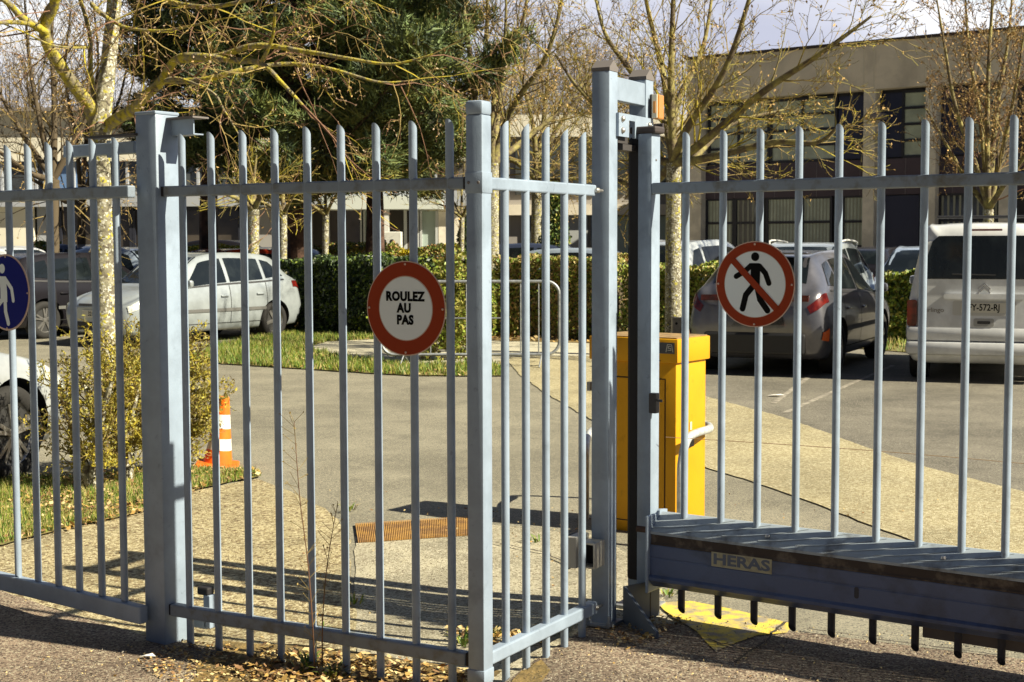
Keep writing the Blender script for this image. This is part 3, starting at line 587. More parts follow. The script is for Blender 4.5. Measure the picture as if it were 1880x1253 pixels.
VAN = [(-2.00, .34, .40, .70, .60, .78, 1.00, .74, 1.66, .52), (-1.97, .28, .36, .78, .60, .83, 1.02, .79, 1.74, .60), (-1.85, .22, .30, .81, .60, .86, 1.05, .81, 1.82, .66),
 (-1.2, .2, .28, .81, .60, .86, 1.05, .82, 1.84, .67), (-.2, .2, .28, .81, .60, .86, 1.04, .82, 1.83, .67), (.45, .2, .28, .81, .60, .86, 1.03, .82, 1.74, .64), (1.2, .2, .28, .81, .60, .86, 1.0, .81, 1.08, .7),
 (1.75, .2, .28, .80, .56, .84, .9, .79, .96, .66), (1.98, .24, .32, .66, .50, .72, .72, .66, .78, .5)]
M_glass = mat('car_glass', (.008, .011, .013), .05, spec=.4, col2=(.022, .028, .03), vscale=2.2, thr=(.5, .7)); M_tyre = mat('tyre', (.018, .017, .016), .85, bump=.3, bscale=80)
M_rim = mat('alloy_rim', (.45, .44, .42), .3, metal=.8); M_hub = mat('hub_dark', (.03, .03, .03), .6); M_trim = mat('black_trim', (.02, .02, .022), .5)
M_lampg = mat('headlight_glass', (.55, .57, .52), .08, coat=.8, var=.3, vscale=30); M_tail = mat('taillight_red', (.15, .012, .008), .2, coat=.2, col2=(.06, .005, .005), vscale=12); M_orange = mat('reflector_orange', (.6, .12, .03), .2, coat=.5)
M_plate = mat('plate_white', (.62, .60, .52), .5); M_seam = mat('door_seam', (.02, .02, .02), .9)
class Body:
    def __init__(s, st, sx, sy, sz):
        s.st = sorted([(a[0]*sx, a[1]*sz, a[2]*sz, a[3]*sy, a[4]*sz, a[5]*sy, a[6]*sz, a[7]*sy, a[8]*sz, a[9]*sy) for a in st]); s.xs = [a[0] for a in s.st]
        s.x0, s.x1 = s.xs[0], s.xs[-1]; s.cache = {}; s.cr = .09 if sx < 0 or st is VAN else .045
    def ring(s, x):
        k = round(x, 4)
        if k in s.cache: return s.cache[k]
        f = [pchip(s.xs, [a[i] for a in s.st], x) for i in range(1, 10)]
        zf, zs, ws, zm, wm, zb, wb, zt, wt = f; cr = s.cr
        r = [(0, zf), (ws*.8, zf), (ws, zs), (wm, zm), (wb, zb), (wt, zt-cr), (wt*.76, zt-cr*.22), (0, zt)]
        s.cache[k] = r; return r
    def S(s, x, v, side=1, off=0):
        def raw(x, v):
            r = s.ring(x); i = min(int(v), 6); t = v-i
            p0 = r[i-1] if i > 0 else (-r[1][0], r[1][1]); p1, p2 = r[i], r[i+1]; p3 = r[i+2] if i < 6 else (-r[6][0], r[6][1])
            return tuple(.5*(2*b+(-a+c)*t+(2*a-5*b+4*c-d)*t*t+(-a+3*b-3*c+d)*t**3) for a, b, c, d in zip(p0, p1, p2, p3))
        y, z = raw(x, v)
        if off:
            e = .02; y1, z1 = raw(x, min(v+e, 7)); y0, z0 = raw(x, max(v-e, 0)); ya, za = raw(x+.01, v); yb, zb = raw(x-.01, v)
            tv = Vector((0, y1-y0, z1-z0)); tx = Vector((.02, ya-yb, za-zb)); n = tv.cross(tx)*-1
            if n.length > 1e-9:
                n.normalize()
                if n.y < -1e-6 and v < 6.5: n = -n
                if v >= 6.5 and n.z < 0: n = -n
                return Vector((x+n.x*off, (y+n.y*off)*side, z+n.z*off))
        return Vector((x, y*side, z))
    def patch(s, quad, side=1, off=.006, nx=8, nv=6, mb=None):
        """quad: four (x, v) corners"""
        mb = mb or MB(); (a, b, c, d) = [Vector(q) for q in quad]; vs = []; fs = []
        for i in range(nx+1):
            for j in range(nv+1):
                q = a.lerp(b, i/nx).lerp(d.lerp(c, i/nx), j/nv); vs.append(s.S(q.x, q.y, side, off))
        for i in range(nx):
            for j in range(nv): k = i*(nv+1)+j; fs.append((k, k+1, k+nv+2, k+nv+1))
        return mb.add(vs, fs)
    def cross(s, xa, xb, v0, off=.006, nx=8, nv=10, mb=None):     # patch over the top from one side to the other
        mb = mb or MB(); vs = []; fs = []
        for i in range(nx+1):
            x = xa+(xb-xa)*i/nx
            for j in range(-nv, nv+1):
                v = 7-(7-v0)*abs(j)/nv; vs.append(s.S(x, v, 1 if j >= 0 else -1, off))
        m = 2*nv+1
        for i in range(nx):
            for j in range(m-1): k = i*m+j; fs.append((k, k+1, k+m+1, k+m))
        return mb.add(vs, fs)
def wheel_mesh(t, x, y, side, r, wd, spokes=5, twin=False, lod=0):
    Mw = Matrix.Translation((x, y, r)) @ Matrix.Rotation(R(90)*side, 4, 'X')*1
    if side > 0: Mw = Matrix.Translation((x, y, r)) @ Matrix.Rotation(R(-90), 4, 'X')
    else: Mw = Matrix.Translation((x, y, r)) @ Matrix.Rotation(R(90), 4, 'X')
    h = part('wheel', MB().lathe([(0, -.02), (r*.62, -.02), (r*.62, -.06), (0, -.06)], 24, Mw), M_hub, t)
    ty = [(r*.66, .0), (r*.70, .012), (r*.86, .016), (r*.95, .004), (r, -.02), (r, -wd+.02), (r*.95, -wd), (r*.66, -wd)]
    part('tyre', MB().lathe(ty, 36, Mw), M_tyre, h, True, 50)
    rm = MB().lathe([(r*.60, -.035), (r*.64, -.012), (r*.68, .003), (r*.685, -.01)], 36, Mw); rm.lathe([(0, .004), (r*.1, .002), (r*.14, -.012), (r*.14, -.03)], 16, Mw)
    for k in range(spokes):
        for da in ((-.13, .13) if twin else (0,)):
            a = 2*pi*k/spokes+.3; a2 = a+da*1.3; w0, w1 = (r*.05, r*.04) if twin else (r*.1, r*.07)
            i_ = Vector((cos(a+da*.6), sin(a+da*.6), 0)); o_ = Vector((cos(a2), sin(a2), 0)); n_ = Vector((-sin(a), cos(a), 0))
            p, q = i_*r*.1, o_*r*.64
            vs = [p-n_*w0+Vector((0, 0, 0)), q-n_*w1+Vector((0, 0, -.004)), q+n_*w1+Vector((0, 0, -.004)), p+n_*w0]; vs += [v+Vector((0, 0, -.02)) for v in vs]
            rm.add([Mw @ v for v in vs], [(0, 1, 2, 3), (0, 4, 5, 1), (2, 6, 7, 3), (1, 5, 6, 2)])
    part('rim', rm, M_rim, h, True, 40); return h
def cut_arches(me, cuts):
    o = bpy.data.objects.new('tmp', me); COL.objects.link(o); tmp = []
    for (x, y, r, dp) in cuts:
        mb = MB(); mb.lathe([(0, -dp), (r, -dp), (r, dp), (0, dp)], 40, Matrix.Translation((x, y, r*.86)) @ Matrix.Rotation(R(90), 4, 'X'))
        cm = mb.mesh('cut', [M_trim]); bm = bmesh.new(); bm.from_mesh(cm); bmesh.ops.remove_doubles(bm, verts=bm.verts, dist=1e-5); bmesh.ops.recalc_face_normals(bm, faces=bm.faces); bm.to_mesh(cm); bm.free()
        c = bpy.data.objects.new('cut', cm); COL.objects.link(c); tmp.append(c)
        m = o.modifiers.new('b', 'BOOLEAN'); m.operation = 'DIFFERENCE'; m.object = c; m.solver = 'EXACT'; m.material_mode = 'TRANSFER'
    dg = bpy.context.evaluated_depsgraph_get(); out = bpy.data.meshes.new_from_object(o.evaluated_get(dg))
    for c in tmp: bpy.data.objects.remove(c)
    bpy.data.objects.remove(o); out.set_sharp_from_angle(angle=R(38)); return out
def car(name, label, loc, head, paint, st=HATCH, sx=1, sy=1, sz=1, group='cars parked behind the fence', wr=.305, xw=(1.27, -1.22), cat_='car', detail=2, rails=False, rearwin=True, plate_f=None, spokes=5, twin=False, roof=None, front=True, wagon=False, seats=False):
    h = Vector(head).normalized(); t = thing(name, label, cat_, loc, atan2(h.y, h.x), group)
    B = Body(st, sx, sy, sz); nx, sub = (46, 4) if detail > 1 else (30, 3)
    vs = []; fs = []; xs = []
    for i in range(nx+1):
        u = i/nx; u = .5-.5*cos(pi*u) if True else u; u = .55*u+.45*i/nx; xs.append(B.x0+(B.x1-B.x0)*u)
    vv = [i/sub for i in range(7*sub+1)]
    for x in xs:
        right = [B.S(x, v, -1) for v in vv[1:-1]]; left = [B.S(x, v, 1) for v in vv]
        vs += left+right[::-1]
    m = len(vs)//(nx+1)
    for i in range(nx):
        for j in range(m): j2 = (j+1) % m; fs.append((i*m+j, (i+1)*m+j, (i+1)*m+j2, i*m+j2))
    fs.append(tuple(range(m))); fs.append(tuple(nx*m+j for j in range(m-1, -1, -1)))
    mb = MB().add(vs, fs); me = mb.mesh('body', [paint, M_trim]); bm = bmesh.new(); bm.from_mesh(me); bmesh.ops.recalc_face_normals(bm, faces=bm.faces); bm.to_mesh(me); bm.free()
    me.polygons.foreach_set('use_smooth', [True]*len(me.polygons))
    fx, rx = xw[0]*sx, xw[1]*sx; wy = .80*sy
    if detail > 0: me = cut_arches(me, [(fx, wy+.06, wr*1.17, .3), (fx, -wy-.06, wr*1.17, .3), (rx, wy+.06, wr*1.17, .3), (rx, -wy-.06, wr*1.17, .3)])
    link('body', me, t)
    for (x) in (fx, rx):
        for sd in (1, -1): wheel_mesh(t, x, sd*(wy+.02), sd, wr, .2, spokes, twin)
    X = [a*sx for a in (-1.78, -1.38, -.9, -.3, .25, 1.08)]
    van = st is VAN
    # windscreen, rear window, side windows
    if van: part('windscreen', B.cross(.52*sx, 1.14*sx, 5.5), M_glass, t, True)
    else: part('windscreen', B.cross(.33*sx, 1.03*sx, 5.22), M_glass, t, True)
    if not van: part('rear_window', B.cross(-1.745*sx, -1.43*sx, 5.3, nx=8), M_glass, t, True)
    for sd in (1, -1):
        if van: wins = [((.42, 4.15), (.95, 4.12), (.60, 4.8), (.42, 4.85)), ((-.55, 4.15), (.36, 4.15), (.36, 4.85), (-.55, 4.85)), ((-1.6, 4.2), (-.65, 4.15), (-.65, 4.85), (-1.6, 4.8))]
        else: wins = [((-.12, 4.12), (.93, 4.10), (.36, 4.84), (-.12, 4.86)), ((-.98, 4.14), (-.2, 4.12), (-.2, 4.86), (-.98, 4.84)), ((-1.5, 4.22), (-1.06, 4.16), (-1.06, 4.82), (-1.26, 4.76))]
        for wn in wins: part('window', B.patch([(a*sx, b) for a, b in wn], sd), M_glass, t, True)
        if detail > 0:
            sm = MB()
            for xx in (.98, -.16, -1.02):
                B.patch([(xx*sx-.006, 2.2), (xx*sx+.006, 2.2), (xx*sx+.006, 4.02), (xx*sx-.006, 4.02)], sd, .003, 1, 10, sm)
            B.patch([(-1.02*sx, 2.2), (.98*sx, 2.2), (.98*sx, 2.24), (-1.02*sx, 2.24)], sd, .003, 12, 1, sm)
            part('door_seam', sm, M_seam, t)
            part('side_moulding', B.patch([(-.98*sx, 2.78), (.95*sx, 2.78), (.95*sx, 2.93), (-.98*sx, 2.93)], sd, .012, 12, 1), mat('moulding', (.12, .12, .115), .6), t)
            part('window_trim', B.patch([(-1.5*sx, 4.03), (.95*sx, 4.03), (.95*sx, 4.09), (-1.5*sx, 4.09)], sd, .006, 14, 1), M_trim, t)
            for xx in (-.02, -.85):
                q = B.S(xx*sx, 3.55, sd, .014); part('door_handle', MB().box(q, (.17, .03, .032), b=.012), paint, t, True)
        q = B.S(.82*sx, 4.05, sd, .07); mm = MB(); mm.box(q+Vector((0, sd*.035, .05)), (.09, .17, .12), b=.035); mm.box(q+Vector((0, -sd*.03, .0)), (.05, .08, .03), b=.01); part('mirror', mm, paint, t, True)
    # lamps
    for sd in (1, -1):
        if front: part('headlight', B.patch([(1.62*sx, 3.45), (1.93*sx, 3.2), (1.93*sx, 3.85), (1.62*sx, 4.0)], sd, .008, 8, 5), M_lampg, t, True)
        if not van: part('taillight', B.patch([(-1.955*sx, 3.62), (-1.70*sx, 3.68), (-1.70*sx, 3.98), (-1.955*sx, 3.92)], sd, .01, 8, 5), M_tail, t, True)
    if roof: part('roof_panel', B.cross(-1.45*sx, .24*sx, 4.87, off=.008), roof, t, True)
    if rails:
        for sd in (1, -1):
            pts = [B.S(x*sx, 5.2, sd, .0 if k in (0, 8) else .06) for k, x in enumerate([-1.35+k*.19 for k in range(9)])]; part('roof_rail', MB().tube(pts, .016, 6), mat('rail_white', (.6, .6, .58), .4), t)
    if seats: pass
    return t, B
PA = lambda n, c, **k: mat('paint_'+n, c, k.get('rough', .28), k.get('metal', .3), coat=.6, var=k.get('var', .12), vscale=3)
silver, greyp, whitep, darkp, bluep = PA('silver', (.36, .40, .42)), PA('grey', (.15, .15, .17), metal=.6), PA('white', (.64, .66, .68), metal=0), mat('paint_dark', (.012, .011, .014), .25, 0, spec=.4), PA('pale_blue', (.33, .40, .50))
navyp, redp, beige = PA('navy', (.05, .065, .12)), PA('red', (.50, .05, .015)), PA('pale_grey', (.44, .47, .48))
def wheel_at(gp, head, xw, wy):   # car origin from the ground point of one wheel (x, side y)
    h = Vector(head).normalized(); l = Vector((-h.y, h.x)); o = Vector((gp.x, gp.y))-h*xw-l*wy; return (o.x, o.y, 0)
# silver hatchback, left
hd = (-.56, -.83); loc = wheel_at(G(505, 620), hd, -1.22, .82)
t, B = car('parked_hatchback', 'silver white hatchback parked before the dark hedge with its side to the fence', loc, hd, silver, plate_f=1)
t2 = text_mb('321-PF', .1, bold=.001, xs=.85)
MF = Matrix.Rotation(R(90), 4, 'Z')
def front_plate(t, x, z, s, w=.5, rot=90, size=.095):
    Mx = Matrix.Rotation(R(rot), 4, 'Z')
    pl = part('number_plate', shift(MB().box((0, 0, 0), (w, .012, .11), b=.004), (x, 0, z), Mx), M_plate, t)
    tm = text_mb(s, size, bold=.0015, xs=.85); part('lettering', shift(shift(tm, (0, -.0075, 0)), (x, 0, z), Mx), M_ink, pl)
front_plate(t, 2.005, .52, '321-PF')
part('lower_grille', MB().box((1.985, 0, .33), (.03, 1.0, .13), b=.01), M_trim, t); part('grille', MB().box((1.965, 0, .652), (.05, .75, .06), b=.02), mat('grille_chrome', (.12, .12, .12), .3, metal=.6), t)
for sd in (1, -1): part('fog_light', MB().lathe([(0, .02), (.05, .015), (.055, 0)], 14, Matrix.Translation((1.9, sd*.66, .36)) @ Matrix.Rotation(R(90), 4, 'Y')), M_lampg, t)
# dark car beside it, rear to the fence
hd = (.56, .83); car('parked_car', 'black car with bronze alloy wheel left of the silver hatchback', wheel_at(G(90, 622), hd, -1.22, -.82), hd, darkp, sx=1.05, sz=1.0, spokes=5, twin=True, wr=.32)
# near left car
hd = (.30, .95); car('near_car', 'pale silver car cut off by the left edge behind the walk-in gate', wheel_at(G(28, 884), hd, 1.27, -.82), hd, beige, sx=1.0, sz=1.0, spokes=5, twin=True, wr=.325, detail=2)
# grey hatchback, right, rear to the fence
hd = (.44, .90); loc = wheel_at(G(1536, 686), hd, -1.24, -.82)
t, B = car('grey_hatchback', 'dark metallic grey hatchback parked rear first behind the no pedestrians sign', loc, hd, greyp, sx=1.03, sy=1.04, sz=1.03, spokes=5, twin=True, wr=.32)
xr = B.x0
part('diffuser', MB().box((xr+.015, 0, .40), (.10, 1.25, .26), b=.03), M_trim, t)
mm = MB().prism(rrect(.75, .14, .04), 0, .02); part('tailgate_recess', shift(mm, (xr-.0, 0, .66), Matrix.Rotation(R(-90), 4, 'Z')), mat('recess', (.05, .05, .055), .4), t)
for sd in (1, -1):
    part('reflector', B.patch([(xr+.05, 2.55), (xr+.16, 2.55), (xr+.16, 3.0), (xr+.05, 2.9)], sd, .012, 3, 3), M_orange, t)
    part('light_wing', shift(MB().prism([(-.17, -.03), (.16, -.03), (.17, .045), (-.16, .04)], 0, .02), (xr-.012, sd*.5, .94), Matrix.Rotation(R(-90), 4, 'Z')), M_tail, t)
part('spoiler', MB().box((-1.45*1.03, 0, 1.478), (.22, 1.05, .03), b=.012), greyp, t, True)
# white van, right
hd = (.33, .944); vl = P(1806, 600, 16.1); h = Vector(hd).normalized()
t, B = car('white_van', 'white family van with dark rear window parked at the right edge', (vl.x+h.x*2.0, vl.y+h.y*2.0, 0), hd, whitep, st=VAN, cat_='van', wr=.31, xw=(1.3, -1.3), sy=1.0)
xr = B.x0; MRr = Matrix.Rotation(R(-90), 4, 'Z')
def rear(name, poly, z, d, m, y=0, par=None, d0=0): mbx = MB().prism(poly, -d, d0); return part(name, shift(mbx, (xr, y, z), MRr), m, par or t, fixn=True)
rear('tailgate', rrect(1.42, .98, .12), 1.13, .045, whitep)
rear('rear_window', [(-.65, -.23), (.65, -.23), (.675, -.12), (.57, .20), (.50, .26), (-.50, .26), (-.57, .20), (-.675, -.12)], 1.42, .052, M_glass)
rear('brake_light', rrect(.36, .022, .01), 1.745, .055, mat('brake_dark', (.14, .02, .015), .4))
rear('handle_bar', rrect(.88, .06, .028), .995, .075, whitep)
rear('plate_recess', rrect(.68, .17, .03), .862, .048, mat('recess_white', (.5, .5, .48), .5))
pl = rear('number_plate', rrect(.50, .11, .01), .868, .056, M_plate)
tm = text_mb('FY-572-RJ', .105, bold=.002, xs=.8); part('lettering', shift(shift(tm, (0, -.0575, 0)), (xr, 0, .868), MRr), M_ink, pl)
rear('latch_recess', rrect(.22, .09, .02), .70, .05, mat('recess_grey', (.35, .35, .34), .5)); rear('latch', rrect(.14, .035, .01), .70, .054, M_trim)
for dz in (0, .045): rear('emblem', [(-.065, -.03), (0, .03), (.065, -.03), (.065, -.052), (0, .008), (-.065, -.052)], 1.075+dz, .052, mat('chrome', (.5, .5, .5), .2, metal=.9))
tm = text_mb('Berlingo', .07, bold=.0008, xs=1.1); part('badge_lettering', shift(shift(tm, (-.56, -.047, 0)), (xr, 0, .835), MRr), mat('badge_grey', (.22, .20, .17), .4), t)
part('bumper', MB().box((xr+.02, 0, .565), (.16, 1.70, .175), b=.05), whitep, t, True); part('bumper', MB().box((xr+.02, 0, .40), (.20, 1.71, .16), b=.05), whitep, t, True)
for sd in (-1, 1): rear('light_cluster', rrect(.11, .30, .03), .80, .04, M_tail, y=sd*.785)
wi = MB(); wi.tube([(xr-.06, -.12, 1.235), (xr-.06, .35, 1.245)], .008, 6); part('wiper', wi, M_trim, t)
part('roof_bar', MB().tube([(xr+.5, -.55, 1.90), (xr+.5, .55, 1.90)], .018, 6), M_trim, t)
# farther cars
def far_car(px, Y, label, paint, name='parked_car', hd=(.44, .9), **k):
    p = P(px, 500, Y); car(name, label, (p.x, p.y, 0), hd, paint, detail=0, **k)
far_car(1478, 24, 'silver estate with roof rails behind the grey hatchback', silver, hd=(-.44, -.9), st=SUV, rails=True, name='parked_estate')
far_car(1280, 27, 'pale car whose windows show between tree trunk and no pedestrians sign', beige, hd=(.6, .8), st=SUV, sz=1.03)
far_car(1606, 33, 'dark car deep in the car park between grey hatchback and pale blue car', darkp, hd=(.44, .9), sz=1.03)
far_car(1702, 26, 'pale blue car facing the fence just left of the white van', bluep, hd=(-.44, -.9), sz=1.05)
far_car(1010, 33, 'dark blue car roof above the hedge, left one of two', navyp, hd=(.9, -.3), sz=1.1)
far_car(1095, 30, 'slate blue car above the hedge beside the tall portal', bluep, hd=(.9, -.3), sz=1.03)
far_car(398, 29, 'red roofed grey car peeping over the silver hatchback', greyp, hd=(-.56, -.83), roof=redp, sz=1.03)
far_car(482, 34, 'dark blue car behind the rear of the silver hatchback', navyp, hd=(-.56, -.83), sz=1.05)
far_car(375, 41, 'dark car standing before the dark ground floor glazing', darkp, hd=(-.9, .2), sz=1.18, st=HATCH)
far_car(20, 27.5, 'white car at the left edge above the blue sign', whitep, hd=(.9, -.35), sz=1.08)
far_car(165, 33, 'slate grey car behind the black car', navyp, hd=(.8, -.5), sz=1.1)
far_car(255, 30, 'pale blue car hidden behind the thick gate post', bluep, hd=(.8, -.5), sz=1.06)

# ================================================================ BUILDINGS
M_conc = mat('facade_concrete', (.76, .69, .56), .9, var=.1, vscale=.6, bump=.3, bscale=30, blot=[(.9, .34, .5, .82)]); M_conc2 = mat('pilaster_concrete', (.76, .71, .60), .9, var=.12, vscale=2)
M_navy = mat('navy_panel', (.018, .024, .07), .4); M_frame = mat('window_frame', (.02, .022, .035), .5); M_tile = mat('plum_tile', (.075, .055, .075), .6, var=.1, vscale=1)
M_blind = mat('window_blind', (.46, .52, .42), .3, var=.12, vscale=2.5, coat=.3); M_pane = mat('pane_dark', (.05, .055, .055), .1, spec=.8, coat=.5, var=.4, vscale=.8)
e0 = P(1330, 105, 53.0); e1 = P(1880, 57, 46.4); D0 = (e0.x, e0.y); dv = Vector((e1.x-e0.x, e1.y-e0.y)).normalized(); DR = (dv.x, dv.y)
bz = thing('office_building', 'two storey concrete office building with navy panels and gridded windows', 'building', (e0.x, e0.y, 0), atan2(dv.y, dv.x))
def FU(px, py=300): return PL(px, py, D0, DR)[0]
def FZ(px, py): return PL(px, py, D0, DR)[1]
UL, UR = FU(1268), FU(1268)+26
ztop = (e0.z+e1.z)/2; zfa = FZ(1590, 167)
part('wall', MB().box(((UL+UR)/2, 6.2, ztop/2-.1), (UR-UL, 11.9, ztop-.3)), mat('core_dark', (.05, .05, .055), .8), bz)
part('fascia', MB().box(((UL+UR)/2, 5.9, (ztop+zfa)/2), (UR-UL, 12.4, ztop-zfa)), M_conc, bz)
part('coping', MB().box(((UL+UR)/2, 5.9, ztop+.04), (UR-UL+.1, 12.6, .1)), mat('coping_brown', (.06, .045, .04), .7), bz)
for px in (1420, 1590, 1609, 1702, 1722, 1846): part('panel_joint', MB().box((FU(px), -.305, (ztop+zfa)/2), (.05, .015, ztop-zfa)), mat('joint_pale', (.74, .68, .55), .9), bz)
for (a, b) in ((1267, 1294), (1590, 1611), (1703, 1723), (1840, 1862)):
    ua, ub = FU(a), FU(b); part('pilaster', MB().box(((ua+ub)/2, -.02, zfa/2), (ub-ua, .5, zfa)), M_conc2, bz)
zs1, zs0 = FZ(1500, 297), FZ(1500, 361)
part('spandrel', MB().box(((UL+UR)/2, .15, (zs1+zs0)/2), (UR-UL, .16, zs1-zs0)), M_tile, bz)
mb = MB()
for k in range(30):
    u = UL+1.0+k*.82; mb.box((u, .066, (zs1+zs0)/2), (.025, .008, zs1-zs0-.01))
mb.box(((UL+UR)/2, .067, (zs1+zs0)/2-.1), (UR-UL, .009, .03)); part('tile_joint', mb, mat('tile_joint', (.16, .14, .16), .8), bz)
def win(a, b, zb, zt, cols, rows, m):
    ua, ub = FU(a), FU(b); f = MB(); th = .09
    n = part('window', MB().box(((ua+ub)/2, .16, (zb+zt)/2), (ub-ua, .06, zt-zb)), m, bz)
    us = [ua+(ub-ua)*c for c in cols]
    for u in us: f.box((u, .11, (zb+zt)/2), (th, .07, zt-zb))
    for k in range(rows+1): f.box(((ua+ub)/2, .112, zb+(zt-zb)*k/rows), (ub-ua, .06, th))
    part('frame', f, M_frame, n); return n
zu1 = zfa-.12; zu0 = zs1+.05
win(1413, 1532, zu0, zu1, (0, .49, 1), 4, M_blind); win(1300, 1408, zu0, zu1, (0, .5, 1), 4, M_blind); win(1655, 1702, zu0, zu1, (0, 1), 4, M_blind); win(1780, 1838, zu0, zu1, (0, .5, 1), 4, M_blind)
for (a, b) in ((1535, 1589), (1612, 1652), (1724, 1778)):
    ua, ub = FU(a), FU(b); part('navy_panel', MB().box(((ua+ub)/2, .17, (zu0+zu1)/2), (ub-ua, .05, zu1-zu0)), M_navy, bz)
zl1 = zs0-.03; zl0 = zl1-1.75
M_curt = mat('curtain', (.34, .35, .28), .7)
for (a, b, c, m) in ((1296, 1345, (0, 1), M_blind), (1349, 1390, (0, 1), M_pane), (1407, 1525, (0, .56, 1), M_blind), (1547, 1589, (0, 1), M_blind), (1724, 1838, (0, .5, 1), M_pane)):
    n = win(a, b, zl0, zl1, c, 2, m); f = MB(); ua, ub = FU(a), FU(b); k = 0; u = ua+.1
    while u < ub-.05: f.box((u, .125, (zl0+zl1)/2), (.05 if m is M_blind else .07, .012, zl1-zl0-.05)); u += .13 if m is M_blind else .2
    part('curtain', f, M_curt, n)
ua, ub = FU(1613), FU(1686); part('navy_door', MB().box(((ua+ub)/2, .16, zl1/2), (ub-ua, .05, zl1)), M_navy, bz)
part('plinth', MB().box(((UL+UR)/2, .12, zl0/2-.05), (UR-UL, .2, zl0-.1)), M_tile, bz)
q = PL(1622, 217, (D0[0]-.9*(-DR[1]), D0[1]-.9*DR[0]), DR)
part('floodlight', MB().box((FU(1622), -.7, FZ(1622, 217)), (.62, .5, .22), b=.06), mat('flood_grey', (.22, .19, .2), .6), bz)
# long building behind the trees
YB = 47.0; xl, xr2 = P(-250, 300, YB).x, P(862, 300, YB).x
def ZB(py, Y=YB): return P(600, py, Y).z
lb_ = thing('long_building', 'long low white and grey building behind the pines', 'building', (xl, YB, 0))
def lbox(name, a, b, z0, z1, m, d=.2, y=0, par=None): x0, x1 = P(a, 400, YB).x-xl, P(b, 400, YB).x-xl; return part(name, MB().box(((x0+x1)/2, y+d/2, (z0+z1)/2), (x1-x0, d, z1-z0)), m, par or lb_)
M_cream = mat('render_cream', (.74, .70, .58), .9, var=.08, vscale=.5); M_greyb = mat('band_grey', (.36, .38, .42), .8); M_brn = mat('glazing_brown', (.055, .045, .035), .15, var=.5, vscale=.35, coat=.4); M_teal = mat('curtain_teal', (.38, .46, .42), .6)
lbox('wall', -250, 862, .0, ZB(210), mat('wall_dark', (.12, .11, .10), .9), 9, .6)  # plain dark grey-brown wall set behind the bays
lbox('parapet', -250, 862, ZB(295), ZB(205), M_cream, .5, .0)
lbox('roof', -255, 866, ZB(205), ZB(205)+.12, mat('roof_grey', (.25, .22, .2), .8), 9.8, -.4)
lbox('slab_band', -250, 862, ZB(379), ZB(352), M_greyb, .9, -.35)
for k, (a, b) in enumerate([(-250, -60), (-55, 60), (66, 96), (100, 170), (176, 290), (296, 430), (440, 560), (566, 700), (706, 800)]):
    n = lbox('window', a, b, ZB(352)+.02, ZB(295)-.02, M_pane if k % 3 else mat('pane_blue', (.13, .22, .40), .2, coat=.5), .1, .2); f = MB()
    x0, x1 = P(a, 400, YB).x-xl, P(b, 400, YB).x-xl
    for q in range(3): f.box((x0+(x1-x0)*q/2, .15, (ZB(352)+ZB(295))/2), (.08, .1, ZB(295)-ZB(352)-.06))
    part('frame', f, M_greyb, n)
for (a, b, m) in ((-250, 62, M_cream), (66, 110, M_greyb), (110, 240, M_brn), (245, 440, M_brn), (442, 474, M_tile), (474, 506, mat('wall_grey', (.33, .32, .31), .9)), (522, 572, mat('bright_wall', (.78, .78, .76), .8)), (602, 664, M_brn), (667, 694, M_teal), (744, 768, M_brn), (772, 802, M_teal), (805, 860, M_conc2)):
    n = lbox('bay', a, b, 0, ZB(379), m, .15, -.02 if m in (M_conc2, M_cream) else .1)
    if m in (M_brn, M_teal):
        f = MB(); x0, x1 = P(a, 400, YB).x-xl, P(b, 400, YB).x-xl; zt = ZB(379)
        for x in (x0, x1): f.box((x, .05, zt/2), (.1, .12, zt))
        f.box(((x0+x1)/2, .05, zt-.08), (x1-x0, .12, .12)); part('frame', f, mat('frame_pale', (.5, .52, .52), .5) if a > 500 else M_frame, n)
lbox('canopy', 598, 815, ZB(386), ZB(362), mat('canopy_pale', (.60, .64, .60), .7), 1.2, -1.0)
lbox('column', 704, 718, 0, ZB(362), mat('column_white', (.7, .7, .66), .7), .25, -.9)
sb = thing('utility_box', 'white box with two dark openings in front of the long building', 'utility box', tuple(P(718, 470, 40.0)-Vector((0, 0, P(718, 470, 40.0).z))))
zz0, zz1 = .0, P(718, 426, 40).z; wd = P(738, 430, 40).x-P(698, 430, 40).x
part('case', MB().box((0, 0, (zz0+zz1)/2), (wd, .5, zz1-zz0), b=.02), mat('box_white', (.66, .66, .60), .7), sb)
for dx in (-.17, .05): part('opening', MB().prism(rrect(.12, .28, .05), -.256, -.25), M_black, sb).location = (dx, 0, zz1-.35)
# far pale building, centre right
YF = 62.0; xa, xb = P(925, 300, YF).x, P(1262, 300, YF).x
fbg = thing('far_building', 'distant pale building glimpsed through twigs left of the tall portal', 'building', (xa, YF, 0))
zt = P(1000, 212, YF).z; z2 = P(1000, 252, YF).z
part('wall', MB().box(((xb-xa)/2, 4, zt/2), (xb-xa, 8, zt-.02)), mat('far_wall', (.30, .28, .26), .9), fbg)
part('fascia', MB().box(((xb-xa)/2, -.1, (zt+z2)/2), (xb-xa, .3, zt-z2)), M_cream, fbg)
part('slab_band', MB().box(((xb-xa)/2, -.2, P(1000, 386, YF).z), (xb-xa, .5, .45)), M_conc, fbg)
zc = P(1000, 392, YF).z
part('shutter', MB().box((P(1062, 400, YF).x-xa, -.08, zc/2), (P(1079, 400, YF).x-P(1045, 400, YF).x, .1, zc)), mat('shutter_grey', (.36, .38, .38), .6), fbg)
